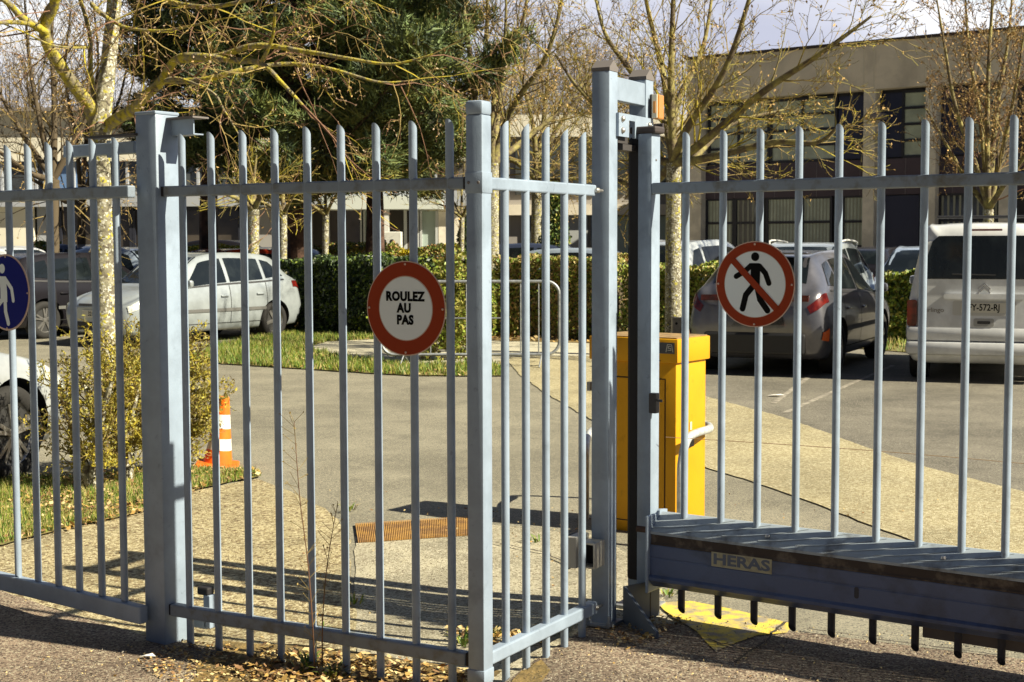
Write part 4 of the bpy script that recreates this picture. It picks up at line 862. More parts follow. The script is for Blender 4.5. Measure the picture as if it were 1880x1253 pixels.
for (a, b) in ((1084, 1100), (1128, 1180), (960, 1040), (1190, 1250)): n = part('window', MB().box(((P(a, 400, YF).x+P(b, 400, YF).x)/2-xa, -.06, zc*.55), (P(b, 400, YF).x-P(a, 400, YF).x, .1, zc*.8)), M_teal if a > 1100 else M_pane, fbg)
for k in range(6): part('window', MB().box((1+k*1.25, -.06, (z2+P(1000, 370, YF).z)/2), (1.0, .1, 2.2)), M_pane, fbg)
# wooded hills far behind
mb = MB(); n = 90
for i in range(n+1):
    x = -420+840*i/n
    for j in range(8):
        y = 210+j*28; t = j/7; h_ = (4+26*sin(pi*min(1, t*1.0)*.5))*(.75+.35*mnoise.noise(Vector((x*.012, y*.01, 3.1))))+2.5*mnoise.noise(Vector((x*.08, y*.08, 0)))
        mb.v.append((x, y, h_ if j else -1))
for i in range(n):
    for j in range(7): k = i*8+j; mb.f.append((k, k+8, k+9, k+1)); mb.mi.append(0)
tag(part('hills', mb, mat('wooded_hill', (.085, .075, .075), 1, col2=(.13, .115, .10), vscale=.12, bump=1, bscale=1), None, True, 180), kind='structure')

# ================================================================ VEGETATION
def lerp3(a, b, t): return a+(b-a)*t
def rnd(a, b): return random.uniform(a, b)
def rvec(): return Vector((random.gauss(0, 1), random.gauss(0, 1), random.gauss(0, 1)))
def grow(mb, p, d, L, r, depth, wob=.25, up=.05, kids=4, spread=.8, minr=.0035, shrink=.62, leaf=None, nmat=None, start=.25):
    n = 5 if depth > 0 else 4; pts = [p.copy()]; rr = [r]; q = p.copy(); d = d.normalized()
    for i in range(n):
        d = (d+rvec()*wob*.45+Vector((0, 0, up))).normalized(); q = q+d*L/n; pts.append(q.copy()); rr.append(max(minr*.7, r*(1-.8*(i+1)/n)))
    if nmat is not None: mb.cur = random.choice(nmat)
    mb.tube(pts, rr, 3 if r < .012 else (4 if r < .03 else 7), False)
    if leaf and depth <= 1: leaf(pts)
    if depth <= 0: return
    k = kids if isinstance(kids, int) else kids[min(len(kids)-1, depth)]
    for j in range(k):
        t = start+(1-start)*(j+random.random())/k; i = min(int(t*n), n-1); f = t*n-i
        b = pts[i].lerp(pts[i+1], f); dd = (pts[i+1]-pts[i]).normalized(); side = dd.cross(rvec()).normalized()
        nd = (dd*(1-spread*.45)+side*spread*rnd(.6, 1.1)).normalized()
        grow(mb, b, nd, L*shrink*rnd(.65, 1.15)*(1-.35*t), max(minr, r*(1-.7*t)*.62), depth-1, wob*1.1, up, kids, spread, minr, shrink, leaf, nmat, start)
def leafquad(mb, p, s, nrm=None, asp=.55):
    a = rvec().normalized(); b = a.cross(nrm if nrm is not None else rvec()).normalized() if True else a
    if nrm is not None: a = b.cross(nrm).normalized()
    a, b = a*s*.5, b*s*.5*asp; mb.add([p-a, p+b, p+a, p-b], [(0, 1, 2, 3)])
M_bark = mat('lichen_bark', (.17, .15, .10), .9, col2=(.33, .31, .21), vscale=9, thr=(.4, .62), bump=1, bscale=40, speck=[(30, (.40, .36, .06), .86), (42, (.13, .11, .08), .86), (60, (.55, .54, .46), .8)])
M_lich = mat('yellow_lichen_bark', (.38, .31, .025), .9, col2=(.14, .095, .045), vscale=7, thr=(.45, .62), bump=.6, bscale=50)
M_lich2 = mat('greenish_lichen_bark', (.27, .235, .045), .9, col2=(.11, .085, .045), vscale=5, thr=(.42, .66), bump=.5, bscale=40)
M_twig = mat('red_twig', (.15, .075, .04), .8); M_twigy = mat('ochre_twig', (.26, .19, .06), .8); M_twigd = mat('dark_twig', (.10, .075, .045), .9)
M_dry = mat('dry_leaf', (.42, .27, .10), .8, var=.3, vscale=3); M_pink = mat('pale_bud', (.48, .36, .26), .8)
def tree_from(name, label, base, limbs, crown_fn, trunk_mat=M_bark, crown_mats=None, group=None, cat_='tree'):
    t = thing(name, label, cat_, tuple(base), 0, group); o = Vector(base); mb = MB()
    for pts, r0, r1, n in limbs:
        sp = cat([Vector(p)-o for p in pts], 5); m = len(sp); mb.cur = 1 if (pts is not limbs[0][0] and isinstance(trunk_mat, list)) else 0; mb.tube(sp, [r0+(r1-r0)*k/(m-1) for k in range(m)], n, False)
    part('trunk', mb, trunk_mat, t, True, 60)
    cb_ = MB(); crown_fn(cb_, o); part('crown', cb_, crown_mats, t); return t
# ---- big lichen tree left
YT = 13.0
def PP(seq): return [P(*q) for q in seq]
g0 = G(197, 767); limb_def = [
 ([g0, P(194, 640, YT), P(190, 450, YT), P(186, 260, YT), P(198, 130, YT+.1), P(210, 0, YT+.2), P(214, -90, YT+.3), P(220, -180, YT+.3)], .105, .05, 12),
 (PP([(186, 268, YT), (172, 220, YT), (161, 191, YT-.1), (124, 141, YT-.3), (90, 87, YT-.5), (82, 50, YT-.6), (100, 7, YT-.7), (112, -60, YT-.9)]), .07, .04, 9),
 (PP([(86, 60, YT-.6), (60, 45, YT-.7), (37, 30, YT-.8), (7, 0, YT-1), (-60, -40, YT-1.2)]), .04, .02, 7),
 (PP([(84, 52, YT-.6), (40, 42, YT-.8), (0, 42, YT-1), (-40, 46, YT-1.1)]), .025, .012, 6),
 (PP([(190, 255, YT), (201, 228, YT), (245, 201, YT-.4), (265, 178, YT-.6), (295, 151, YT-.8), (322, 111, YT-1.0), (362, 104, YT-1.2), (429, 111, YT-1.4), (479, 117, YT-1.5), (516, 151, YT-1.7), (556, 194, YT-1.8)]), .06, .012, 9),
 (PP([(322, 111, YT-1.0), (400, 104, YT-1.3), (470, 84, YT-1.5), (560, 95, YT-1.7), (640, 108, YT-1.9), (720, 118, YT-2.0), (795, 100, YT-2.1)]), .032, .006, 7),
 (PP([(300, 148, YT-.8), (370, 148, YT-1.1), (440, 130, YT-1.2), (520, 118, YT-1.1), (600, 125, YT-1.2), (690, 150, YT-1.3), (740, 150, YT-1.3)]), .03, .006, 7),
 (PP([(168, 7, YT-.3), (190, 28, YT-.5), (230, 50, YT-.8), (295, 57, YT-1.2), (350, 48, YT-1.5), (412, 34, YT-1.8)]), .022, .006, 6),
 (PP([(212, -40, YT+.2), (288, -4, YT-.2), (369, 13, YT-.6), (446, 3, YT-1.0), (520, -20, YT-1.2)]), .03, .012, 7),
 (PP([(190, 240, YT), (168, 150, YT+.2), (164, 60, YT+.4), (140, -20, YT+.6)]), .032, .015, 7),
 (PP([(140, 84, YT-.2), (160, 88, YT-.5), (100, 85, YT-.7), (45, 60, YT-.8), (0, 42, YT-.9)]), .014, .006, 5),
 (PP([(300, 150, YT-.9), (330, 145, YT-1), (390, 170, YT-1.2), (410, 200, YT-1.3), (440, 250, YT-1.4)]), .02, .005, 6),
 (PP([(479, 117, YT-1.5), (500, 70, YT-1.7), (505, 20, YT-1.9), (515, -30, YT-2)]), .018, .008, 6),
]
def crown1(mb, o):
    random.seed(11)
    def lf(pts):
        c = mb.cur
        for q in pts[1:]:
            if random.random() < .45: mb.cur = 3 if random.random() < .5 else 4; leafquad(mb, q, rnd(.012, .03))
        mb.cur = c
    for pts, r0, r1, n in limb_def[1:]:
        sp = cat([Vector(p)-o for p in pts], 4); k = len(sp)
        for i in range(2, k):
            if random.random() < .34:
                dd = (sp[i]-sp[i-1]).normalized(); f = i/k; side = dd.cross(rvec()).normalized()
                grow(mb, sp[i], dd*.5+side*.8+Vector((0, 0, rnd(-.35, .25))), rnd(.45, 1.15), .011*(1-.5*f), 2, .38, rnd(-.09, .03), 4, .85, .0024, .6, lf, [0, 1, 1, 2, 2])
        grow(mb, sp[-1], sp[-1]-sp[-2], 1.0, r1, 2, .3, 0, 5, .8, .0032, .6, lf, [0, 1, 2])
tree_from('lichen_tree', 'large bare tree with pale mottled trunk and yellow lichen branches left of the thick post', tuple(g0), limb_def, crown1, [M_bark, mat('lichen_limb', (.44, .37, .03), .9, col2=(.22, .19, .12), vscale=13, thr=(.42, .58), bump=1, bscale=50, blot=[(22, .35, .5, .5)])], [M_lich, M_twigy, M_twig, M_pink, M_dry])
# ---- fan shaped bare trees
def fan_tree(name, label, px, Y, fork_py, r, limbs_px, seed, mats, dens=1.0, leafs=.3, group=None, trunk_mat=None, tip=.9, depth=2, kids=4):
    random.seed(seed); b = P(px, 500, Y); b.z = 0; fk = P(px, fork_py, Y)
    trunk_mat = trunk_mat or [M_bark, mat('brown_limb', (.12, .09, .055), .9, col2=(.31, .27, .09), vscale=7, thr=(.42, .62), bump=.8, bscale=40)]
    ld = [([b, P(px-1, (fork_py+640)/2, Y), fk], r, r*.82, 10)]
    for pts in limbs_px:
        q = [fk.copy()]+[P(x, y, Y+dy) for (x, y, dy) in pts]; ld.append((q, r*.55, r*.12, 7))
    def cf(mb, o):
        def lf(pts):
            c = mb.cur
            for q in pts[1:]:
                if random.random() < leafs: mb.cur = len(mats)-1; leafquad(mb, q, rnd(.03, .06))
            mb.cur = c
        for pts, r0, r1, n in ld[1:]:
            sp = cat([Vector(p)-o for p in pts], 4); k = len(sp); LL = sum((sp[i+1]-sp[i]).length for i in range(k-1))
            m = int(9*dens*max(1, LL/2.2))
            for i in range(m):
                t = .12+.88*(i+random.random())/m; j = min(int(t*(k-1)), k-2); f = t*(k-1)-j; dd = (sp[j+1]-sp[j]).normalized(); side = dd.cross(rvec()).normalized()
                grow(mb, sp[j].lerp(sp[j+1], f), dd*.75+side*.65, tip*rnd(.6, 1.2)*(1.2-.5*t), max(.006, r*.15*(1-.7*t)), depth, .24, .03, kids, .7, .0042, .6, lf, list(range(len(mats)-1)))
    return tree_from(name, label, (b.x, b.y, 0), ld, cf, trunk_mat, mats, group)
fan_tree('lichen_tree', 'bare tree with speckled pale trunk rising behind the yellow cabinet and gate portal', 1237, 20.0, 300, .125,
  [[(1232, 150, 0), (1236, 0, 0), (1240, -120, 0)], [(1260, 240, -.4), (1330, 130, -.9), (1375, 0, -1.2), (1400, -100, -1.4)], [(1215, 210, .3), (1150, 120, .6), (1110, 60, .8), (1090, -20, 1)],
   [(1290, 262, -.5), (1400, 170, -1), (1490, 110, -1.4), (1560, 60, -1.6), (1600, 30, -1.7)], [(1240, 200, .4), (1290, 90, .8), (1310, -30, 1)], [(1205, 290, .3), (1130, 230, .6), (1060, 160, .9), (1020, 100, 1)],
   [(1300, 290, -.8), (1420, 262, -1.4), (1500, 262, -1.8), (1540, 230, -2)], [(1220, 150, 1), (1190, 20, 1.4), (1170, -80, 1.6)], [(1190, 340, .4), (1130, 330, .8), (1080, 290, 1)], [(1265, 300, .6), (1340, 230, 1.2), (1450, 200, 1.6)]],
  21, [M_lich2, M_twigy, M_lich, M_dry], 1.25, .15, tip=1.05, kids=5)
fan_tree('bare_tree', 'upright bare tree with clinging dry leaves just right of the corner post', 905, 30.0, 300, .16,
  [[(905, 200, 0), (925, 100, 0), (930, -30, 0)], [(880, 230, 0), (865, 120, 0), (850, 0, .4), (845, -80, .4)], [(940, 200, 0), (1000, 110, -.4), (1030, 10, -.6), (1040, -70, -.6)], [(920, 160, 1), (960, 40, 1), (975, -60, 1)], [(960, 260, .6), (1040, 190, 1), (1090, 120, 1.2)], [(890, 150, 1), (895, 20, 1), (890, -80, 1)]],
  31, [M_lich2, M_twigy, M_twigd, M_dry], 1.6, .55, tip=1.5)
fan_tree('bare_tree', 'spreading yellow twigged bare tree between corner post and tall portal', 985, 36.0, 330, .15,
  [[(980, 240, 0), (960, 150, 0), (940, 90, 0)], [(1010, 260, 0), (1060, 180, 0), (1100, 120, 0)], [(1030, 300, 0), (1100, 250, 0), (1160, 230, 0)], [(1000, 200, 1), (1010, 100, 1)], [(950, 300, 0), (900, 270, 0), (880, 240, 0)], [(1040, 330, -1), (1110, 320, -1)]],
  33, [M_lich2, M_twigy, M_twigy, M_dry], 1.7, .5, tip=1.6)
fan_tree('bare_tree', 'bare tree with dense brown twigs in front of the office building by the van', 1815, 24.0, 385, .10,
  [[(1812, 250, 0), (1815, 120, 0), (1822, 0, 0), (1825, -90, 0)], [(1790, 300, 0), (1755, 200, -.4), (1735, 90, -.6), (1720, 0, -.7)], [(1840, 280, 0), (1865, 160, -.3), (1880, 60, -.5)], [(1800, 220, .5), (1780, 100, .8), (1770, -40, 1)], [(1850, 330, -.5), (1900, 260, -.8), (1930, 180, -.9)], [(1830, 200, .8), (1850, 80, 1), (1860, -30, 1)], [(1775, 330, .4), (1740, 270, .6), (1700, 200, .8)]],
  41, [M_twigd, M_twig, M_twigy, M_dry], 1.7, .55, tip=1.0)
fan_tree('bare_tree', 'dark stemmed bare tree behind the walk-in gate at the far left', 98, 26.0, 330, .13,
  [[(75, 230, 0), (55, 120, 0), (45, 0, 0)], [(100, 200, 0), (95, 80, 0), (100, -30, 0)], [(50, 260, 0), (10, 190, 0), (-30, 120, 0)], [(130, 270, 0), (170, 190, 0), (190, 100, 0)], [(60, 320, -.5), (0, 280, -.8), (-40, 250, -1)], [(120, 370, 0), (170, 350, -.3), (240, 340, -.5)]],
  51, [M_twigd, M_twigd, M_twigy, M_dry], 1.7, .25, trunk_mat=M_twigd, tip=1.5)
fan_tree('bare_tree', 'slender dark bare tree leaning right beside the dark stemmed tree', 150, 34.0, 380, .12,
  [[(140, 260, 0), (120, 140, 0), (130, 20, 0)], [(180, 280, 0), (220, 180, 0), (240, 80, 0)], [(60, 330, 0), (20, 300, 0)], [(160, 240, 1), (180, 120, 1), (170, 0, 1)]],
  52, [M_twigd, M_twigy, M_twig, M_dry], 1.5, .3, trunk_mat=M_twigd, tip=1.8)
for i, (px, Y, fy, r, lab) in enumerate([(466, 26, 385, .12, 'small lichen tree with short stout trunk behind the silver hatchback'), (520, 27, 395, .09, 'slim lichen tree immediately left of the dark pine trunk'), (598, 28, 395, .075, 'slender pale stemmed tree right of the dark pine trunk'), (848, 31, 400, .07, 'crooked brown stemmed small tree by the beige pilaster')]):
    fan_tree('small_tree', lab, px, Y, fy, r, [[(px-20, fy-35, .3), (px-50, fy-60, .5)], [(px+18, fy-35, -.3), (px+45, fy-65, -.5)], [(px, fy-50, .5), (px+5, fy-100, .6)], [(px-30, fy-20, -.5), (px-60, fy-30, -.7)]], 60+i, [M_lich, M_twigy, M_lich2, M_dry], 1.0, .1, group='small trees along the hedge', tip=.8, depth=1, kids=5)
# distant bare trees
random.seed(77)
proto = fan_tree('distant_tree', 'hazy brown bare tree far behind', 1000, 70.0, 330, .2, [[(1000, 230, 0), (995, 130, 0)], [(970, 250, 0), (930, 170, 1)], [(1030, 250, 0), (1070, 170, 1)], [(985, 260, 2), (960, 150, 3)], [(1015, 260, 2), (1040, 140, 3)], [(950, 300, -1), (900, 250, -1)], [(1050, 300, -1), (1100, 240, -1)]], 71, [M_twigd, M_twigy, M_twigd, M_dry], 1.3, .4, group='bare trees far behind', tip=3.2, trunk_mat=M_twigd)
for j, (px, Y, sc, lab) in enumerate([(1085, 78, 1.1, 'hazy brown bare tree behind the tall portal'), (1180, 75, 1.15, 'hazy brown bare tree behind the office building corner'), (920, 82, 1.0, 'hazy brown bare tree far behind the corner post'), (760, 80, .95, 'hazy brown bare tree far behind the right side of the pine'), (60, 76, 1.1, 'hazy brown bare tree far behind the walk-in gate'), (250, 80, 1.0, 'hazy brown bare tree far behind the thick gate post'), (860, 70, .8, 'smaller hazy bare tree above the long building roof end')]):
    c = proto.copy(); COL.objects.link(c); c['label'] = lab; q = P(px, 400, Y); c.location = (q.x, q.y, 0); c.rotation_euler = (0, 0, j*1.7); c.scale = (sc, sc, sc)
    for ch in proto.children: d = ch.copy(); COL.objects.link(d); d.parent = c
# ---- pines
M_n1 = mat('needles_dark', (.035, .055, .025), .7); M_n2 = mat('needles_mid', (.12, .15, .035), .7); M_n3 = mat('needles_blue', (.15, .21, .075), .65); M_n4 = mat('needles_olive', (.15, .15, .03), .7)
M_pbark = mat('pine_bark', (.11, .06, .04), .95, col2=(.05, .03, .022), vscale=6, bump=1.5, bscale=14)
def pine(label, px, Y, H, R0, seed, zlow=2.3, clumps=1.0, bias=None):
    random.seed(seed); b = P(px, 500, Y); t = thing('pine_tree', label, 'tree', (b.x, b.y, 0), 0, 'pines in front of the long building')
    tr = MB(); pts = [Vector((.12*mnoise.noise(Vector((k*.5, seed, 0)))*k, .1*mnoise.noise(Vector((0, k*.5, seed)))*k, H*k/10)) for k in range(11)]
    tr.tube(pts, [.26*(1-k/11.5) for k in range(11)], 10, False); nd = MB()
    def clump(c, d, s):
        cc = random.choices((0, 1, 2, 3), (2.5, 4, 2, 3.4))[0]
        for _ in range(34):
            nd.cur = cc if random.random() < .75 else random.choice((0, 1, 2))
            a = (d*.9+rvec()*.75).normalized(); L = s*rnd(.6, 1.1); q = c+rvec()*s*.28; w_ = a.cross(rvec()).normalized()*.017
            nd.add([q-w_, q+w_, q+a*L], [(0, 1, 2)])
    nb = int(62*clumps)
    for i in range(nb):
        z = zlow+(H-zlow)*(i+random.random())/nb; f = (z-zlow)/(H-zlow); a = rnd(0, 2*pi); L = R0*(1-.72*f**1.3)*rnd(.6, 1.08)*(.75 if f < .05 else 1)
        if bias: L *= 1+.35*cos(a-bias)
        k = min(int(z/H*10), 9); o = pts[k].lerp(pts[k+1], z/H*10-k); d = Vector((cos(a), sin(a), rnd(-.08, .3))); q = o.copy(); bp_ = [q.copy()]
        for s_ in range(6):
            d = (d+rvec()*.1+Vector((0, 0, .05))).normalized(); q = q+d*L/6; bp_.append(q.copy())
        tr.tube(bp_, [.05*(1-.13*s_) for s_ in range(7)], 5, False)
        m = int(30*L/3.5)
        for s_ in range(m):
            tt = .22+.78*(s_+random.random())/m; j = min(int(tt*6), 5); base_ = bp_[j].lerp(bp_[j+1], tt*6-j); sd = d.cross(Vector((0, 0, 1))).normalized()*(1 if s_ % 2 else -1)
            sl_ = rnd(.25, .95)*(1.15-.5*tt); dd = (d*.6+sd*.8+Vector((0, 0, rnd(-.1, .35)))).normalized(); e_ = base_+dd*sl_
            tr.tube([base_, base_.lerp(e_, .5)+rvec()*.04, e_], [.014, .01, .006], 3, False)
            for c_ in range(3): clump(base_.lerp(e_, .45+.27*c_)+rvec()*.09, dd+Vector((0, 0, .3)), rnd(.2, .34))
    part('trunk', tr, M_pbark, t); part('crown', nd, [M_n1, M_n2, M_n3, M_n4], t); return t
pine('large dark green pine with straight reddish trunk behind the fence panel', 545, 30.0, 12.5, 4.3, 5, zlow=2.2, clumps=1.5, bias=0.2)
pine('blue green pine whose crown reaches right behind the speed sign', 690, 34.0, 11.5, 2.6, 8, zlow=2.9, clumps=1.25)
pine('pine with shadowed crown behind the thick gate post', 385, 35.0, 13.0, 3.0, 9, zlow=3.4, clumps=1.1)
def blob_tree(name, label, px, Y, ytop, ybot, wpx, mats, seed, n=2600, ls=.09):
    random.seed(seed); b = P(px, 500, Y); zt = P(px, ytop, Y).z; zb = max(.05, P(px, ybot, Y).z); rw = wpx/2611*Y/2; t = thing(name, label, 'tree' if zt > 2.4 else 'shrub', (b.x, b.y, 0)); nd = MB()
    for _ in range(n):
        f = random.random()**.8; a = rnd(0, 2*pi); rr_ = rw*(1-.75*f**1.6)*sqrt(random.random())*(1+.3*mnoise.noise(Vector((a*1.3, f*5, seed)))); nd.cur = random.randrange(len(mats))
        leafquad(nd, Vector((rr_*cos(a), rr_*sin(a), zb+(zt-zb)*f)), rnd(.6, 1.2)*ls)
    tr = MB().tube([(0, 0, 0), (0, 0, zt*.8)], [.06, .02], 6, False)
    for k in range(14): a = rnd(0, 6.28); z = zb+(zt-zb)*rnd(.05, .7); tr.tube([(0, 0, z), (cos(a)*rw*.7, sin(a)*rw*.7, z+.35)], [.02, .006], 4, False)
    part('trunk', tr, M_twigd, t); part('crown', nd, mats, t); return t
M_l1 = mat('leaf_deep', (.025, .045, .014), .5, spec=.5); M_l2 = mat('leaf_green', (.085, .14, .022), .5); M_l3 = mat('leaf_bright', (.22, .29, .035), .5); M_l4 = mat('leaf_brown', (.30, .17, .06), .7); M_l5 = mat('leaf_yellow', (.62, .50, .02), .6); M_l6 = mat('leaf_olive', (.27, .25, .045), .6); M_l7 = mat('leaf_straw', (.42, .33, .13), .7)
blob_tree('conifer', 'dense dark green conifer right of the bare tree trunk', 1018, 33.0, 335, 470, 62, [M_l1, M_l2, M_l2, M_l6], 91, 5200)
blob_tree('conifer', 'narrow blackish conifer against the beige pilaster', 852, 33.0, 385, 480, 30, [M_l1, M_l1, M_l2], 92, 1800)
# ---- hedges and shrubs
def hedge(label, pxa, Ya, pxb, Yb_, ytop, dep, mats, seed, n, ls=.06, wts=None, z0=.03, name='hedge', rough=.24, core=M_twigd):
    random.seed(seed); a, b = P(pxa, 500, Ya), P(pxb, 500, Yb_); zt = EYE-(ytop-446)/2611*(Ya+Yb_)/2; L = hypot(b.x-a.x, b.y-a.y); t = thing(name, label, name if name in ('hedge', 'shrub') else 'shrub', (a.x, a.y, 0), atan2(b.y-a.y, b.x-a.x)); lv = MB()
    for _ in range(n):
        x = rnd(0, L); q = random.random(); y = rnd(0, dep); z = rnd(z0, zt); bump = rough*mnoise.noise(Vector((x*1.7, z*1.7, seed)))
        if q < .5: y = bump+abs(random.gauss(0, .07))
        elif q < .86: z = zt+rough*.8*mnoise.noise(Vector((x*2, y*2, seed+4)))-abs(random.gauss(0, .06))
        elif q < .93: x = random.choice((bump*.6, L+bump*.6))
        lv.cur = random.choices(range(len(mats)), wts)[0] if wts else random.randrange(len(mats))
        leafquad(lv, Vector((x, y, z)), ls*rnd(.5, 1.3), asp=.6)
    st_ = MB(); k = max(3, int(L/.22))
    for i in range(k):
        x = L*(i+.5)/k+rnd(-.05, .05)
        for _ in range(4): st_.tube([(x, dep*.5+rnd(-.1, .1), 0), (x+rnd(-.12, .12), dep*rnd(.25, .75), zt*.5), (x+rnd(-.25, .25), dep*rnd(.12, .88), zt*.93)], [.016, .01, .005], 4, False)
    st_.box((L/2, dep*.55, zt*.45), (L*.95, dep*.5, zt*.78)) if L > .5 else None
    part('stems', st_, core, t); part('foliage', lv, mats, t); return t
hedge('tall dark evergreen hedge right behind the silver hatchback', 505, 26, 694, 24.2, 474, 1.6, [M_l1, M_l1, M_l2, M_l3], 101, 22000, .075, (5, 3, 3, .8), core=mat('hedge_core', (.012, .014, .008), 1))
hedge('lighter clipped hedge behind the speed sign up to the corner post', 690, 25.2, 905, 24.2, 505, 1.4, [M_l2, M_l3, M_l1, M_l6], 102, 15000, .07, (2.5, 4, 1, 2.5))
hedge('olive and straw coloured hedge behind the crowd barrier', 905, 24.4, 1118, 23.6, 472, 1.5, [M_l6, M_l2, M_l7, M_l4, M_l3], 103, 20000, .07, (3, 1.4, 3, 1.6, 3))
hedge('yellow green hedge behind the gate posts and pale trunk', 1140, 23, 1330, 22.2, 492, 1.2, [M_l6, M_l3, M_l2, M_l7], 104, 14000, .07, (3, 3, 2, 1))
hedge('bright leafy hedge end between grey hatchback and van', 1610, 23.0, 1700, 22.6, 500, 1.0, [M_l3, M_l2, M_l6, M_l1], 105, 6500, .085, (3, 2, 2, 1), rough=.25)
hedge('brown and green shrub bed in front of the glazed bays', 575, 35, 720, 35, 448, 2.0, [M_l4, M_l6, M_l2, M_l3], 106, 9000, .08, (2, 3, 2, 2), name='shrub')
hedge('low bright green hedge strip behind slender tree', 575, 31, 712, 31, 470, 1.2, [M_l3, M_l5, M_l2], 107, 7000, .07, (4, 1, 2))
hedge('yellow clipped shrub left of the beige pilaster', 711, 37, 774, 37, 457, 1.0, [M_l5, M_l5, M_l3], 108, 4500, .07, (4, 2, .6), name='shrub')
hedge('yellow clipped shrub at the foot of the beige pilaster', 812, 37, 851, 37, 450, 1.0, [M_l5, M_l5, M_l3], 109, 3200, .07, (4, 2, .6), name='shrub')
hedge('olive brown shrub between the two yellow clipped shrubs', 774, 36, 812, 36, 452, 1.0, [M_l6, M_l4, M_l2], 110, 3000, .08, name='shrub')
hedge('small dark clipped hedge directly below the yellow shrubs', 790, 30, 866, 30, 484, 1.2, [M_l1], 111, 3800, .07)
hedge('yellow green strip of hedge above the red roofed car', 330, 36, 470, 36, 450, .8, [M_l5, M_l3], 112, 4500, .08)
hedge('bright green bush behind the white car at the left edge', 58, 33, 96, 33, 446, .8, [M_l3, M_l2], 113, 1500, .1, name='shrub')
# lichen bush near the walk-in gate, and sapling
def bush(label, stems, seed, mats, L=.42, leafs=.5, lm=(.016, .03), depth=3, kids=4, up=.08, wob=.4, tm=M_bark):
    random.seed(seed); o = Vector((stems[0][0].x, stems[0][0].y, 0)); t = thing('lichen_bush', label, 'bush', tuple(o)); tr = MB(); cw_ = MB()
    def lf(pts):
        c = cw_.cur
        for q in pts[1:]:
            if random.random() < leafs: cw_.cur = random.choice((len(mats)-1, len(mats)-2)); leafquad(cw_, q+rvec()*.008, rnd(*lm))
        cw_.cur = c
    for st_ in stems:
        base_, r, tops = st_; b0 = base_-o
        for tp_ in tops:
            e_ = tp_-o; sp = cat([b0, b0.lerp(e_, .45)+Vector((rnd(-.05, .05), rnd(-.05, .05), .04)), e_], 5); tr.tube(sp, [r*(1-.7*k/(len(sp)-1)) for k in range(len(sp))], 6, False)
            for i in range(2, len(sp)):
                for _ in range(2):
                    d = (sp[i]-sp[i-1]).normalized(); grow(cw_, sp[i], d*.5+d.cross(rvec()).normalized()*.9, L*rnd(.6, 1.2), .008, depth-1, wob, up, kids, .9, .0028, .66, lf, list(range(len(mats)-2)), .15)
    part('trunk', tr, tm, t); part('crown', cw_, mats, t); return t
Bm = [M_lich, M_lich, M_lich2, M_twigy, M_l6, M_lich]
s1 = G(174, 905); s2 = G(235, 890); s3 = G(325, 872)
bush('yellow lichen covered clipped bush at the foot of the big tree behind the gate', [
  (s1, .045, [P(120, 720, 9.2), P(150, 690, 9.5), P(185, 670, 9.3), P(205, 700, 9.0)]),
  (s2, .03, [P(215, 650, 9.6), P(245, 640, 9.7), P(262, 690, 9.4), P(220, 740, 9.3), P(250, 760, 9.7)]),
  (s3, .03, [P(300, 650, 9.9), P(340, 650, 10.0), P(358, 665, 10.0), P(362, 730, 9.9), P(350, 700, 9.8), P(310, 720, 9.9), P(345, 780, 9.9), P(280, 680, 9.8)]),
], 121, Bm, L=.26, leafs=.75)
s4 = G(778, 662); tb = bush('young green leaved bush on the grass edge below the speed sign', [(s4, .05, [P(800, 520, 19.4), P(830, 510, 19.6), P(850, 540, 19.8), P(770, 560, 19.3), P(815, 580, 19.4), P(860, 590, 19.7)])], 122, [M_lich2, M_twigy, M_l3, M_l6], L=.5, leafs=.95, lm=(.05, .09)); tb.name = 'young_bush'
# ---- grass, litter, weeds
M_g1 = mat('grass_green', (.10, .18, .018), .6); M_g2 = mat('grass_yellow', (.24, .26, .035), .7); M_g3 = mat('grass_straw', (.42, .34, .14), .8)
def inpoly(x, y, pl_):
    c = False; n = len(pl_)
    for i in range(n):
        x1, y1 = pl_[i]; x2, y2 = pl_[i-1]
        if (y1 > y) != (y2 > y) and x < (x2-x1)*(y-y1)/(y2-y1)+x1: c = not c
    return c
def scatter(name, poly_px, n, fn, mats, label=None, world=False):
    pl_ = [(G(*p).x, G(*p).y) for p in poly_px]; xs_, ys_ = [p[0] for p in pl_], [p[1] for p in pl_]; mb = MB(); k = 0; tries = 0
    while k < n and tries < n*20:
        tries += 1; x, y = rnd(min(xs_), max(xs_)), rnd(min(ys_), max(ys_))
        if inpoly(x, y, pl_): fn(mb, x, y); k += 1
    return tag(part(name, mb, mats), label, None, None, 'stuff')
def blade(hmin, hmax, wts=(5, 3, 2), wd=.004):
    def f(mb, x, y):
        cl = mnoise.noise(Vector((x*1.6, y*1.6, 5)))
        if cl < -.25 and random.random() < .7: return
        mb.cur = random.choices((0, 1, 2), wts)[0]; h_ = rnd(hmin, hmax)*(1+.6*cl); a = rnd(0, 6.28); z = gh(x, y)+.012; dx, dy = cos(a)*wd, sin(a)*wd; lx_, ly_ = rnd(-.5, .5)*h_, rnd(-.5, .5)*h_
        mb.add([(x-dx, y-dy, z), (x+dx, y+dy, z), (x+lx_, y+ly_, z+h_)], [(0, 1, 2)])
    return f
def fallen(s0, s1, lift=.012):
    def f(mb, x, y):
        mb.cur = random.randrange(3); p = Vector((x, y, gh(x, y)+.014+rnd(0, lift))); nn = (Vector((0, 0, 1))+rvec()*.35).normalized(); leafquad(mb, p, rnd(s0, s1), nn, .6)
    return f
random.seed(131); GM = [M_g1, M_g2, M_g3]
scatter('grass', verges['verge_far'], 26000, blade(.04, .11, (5, 4, 1.5), .008), GM)
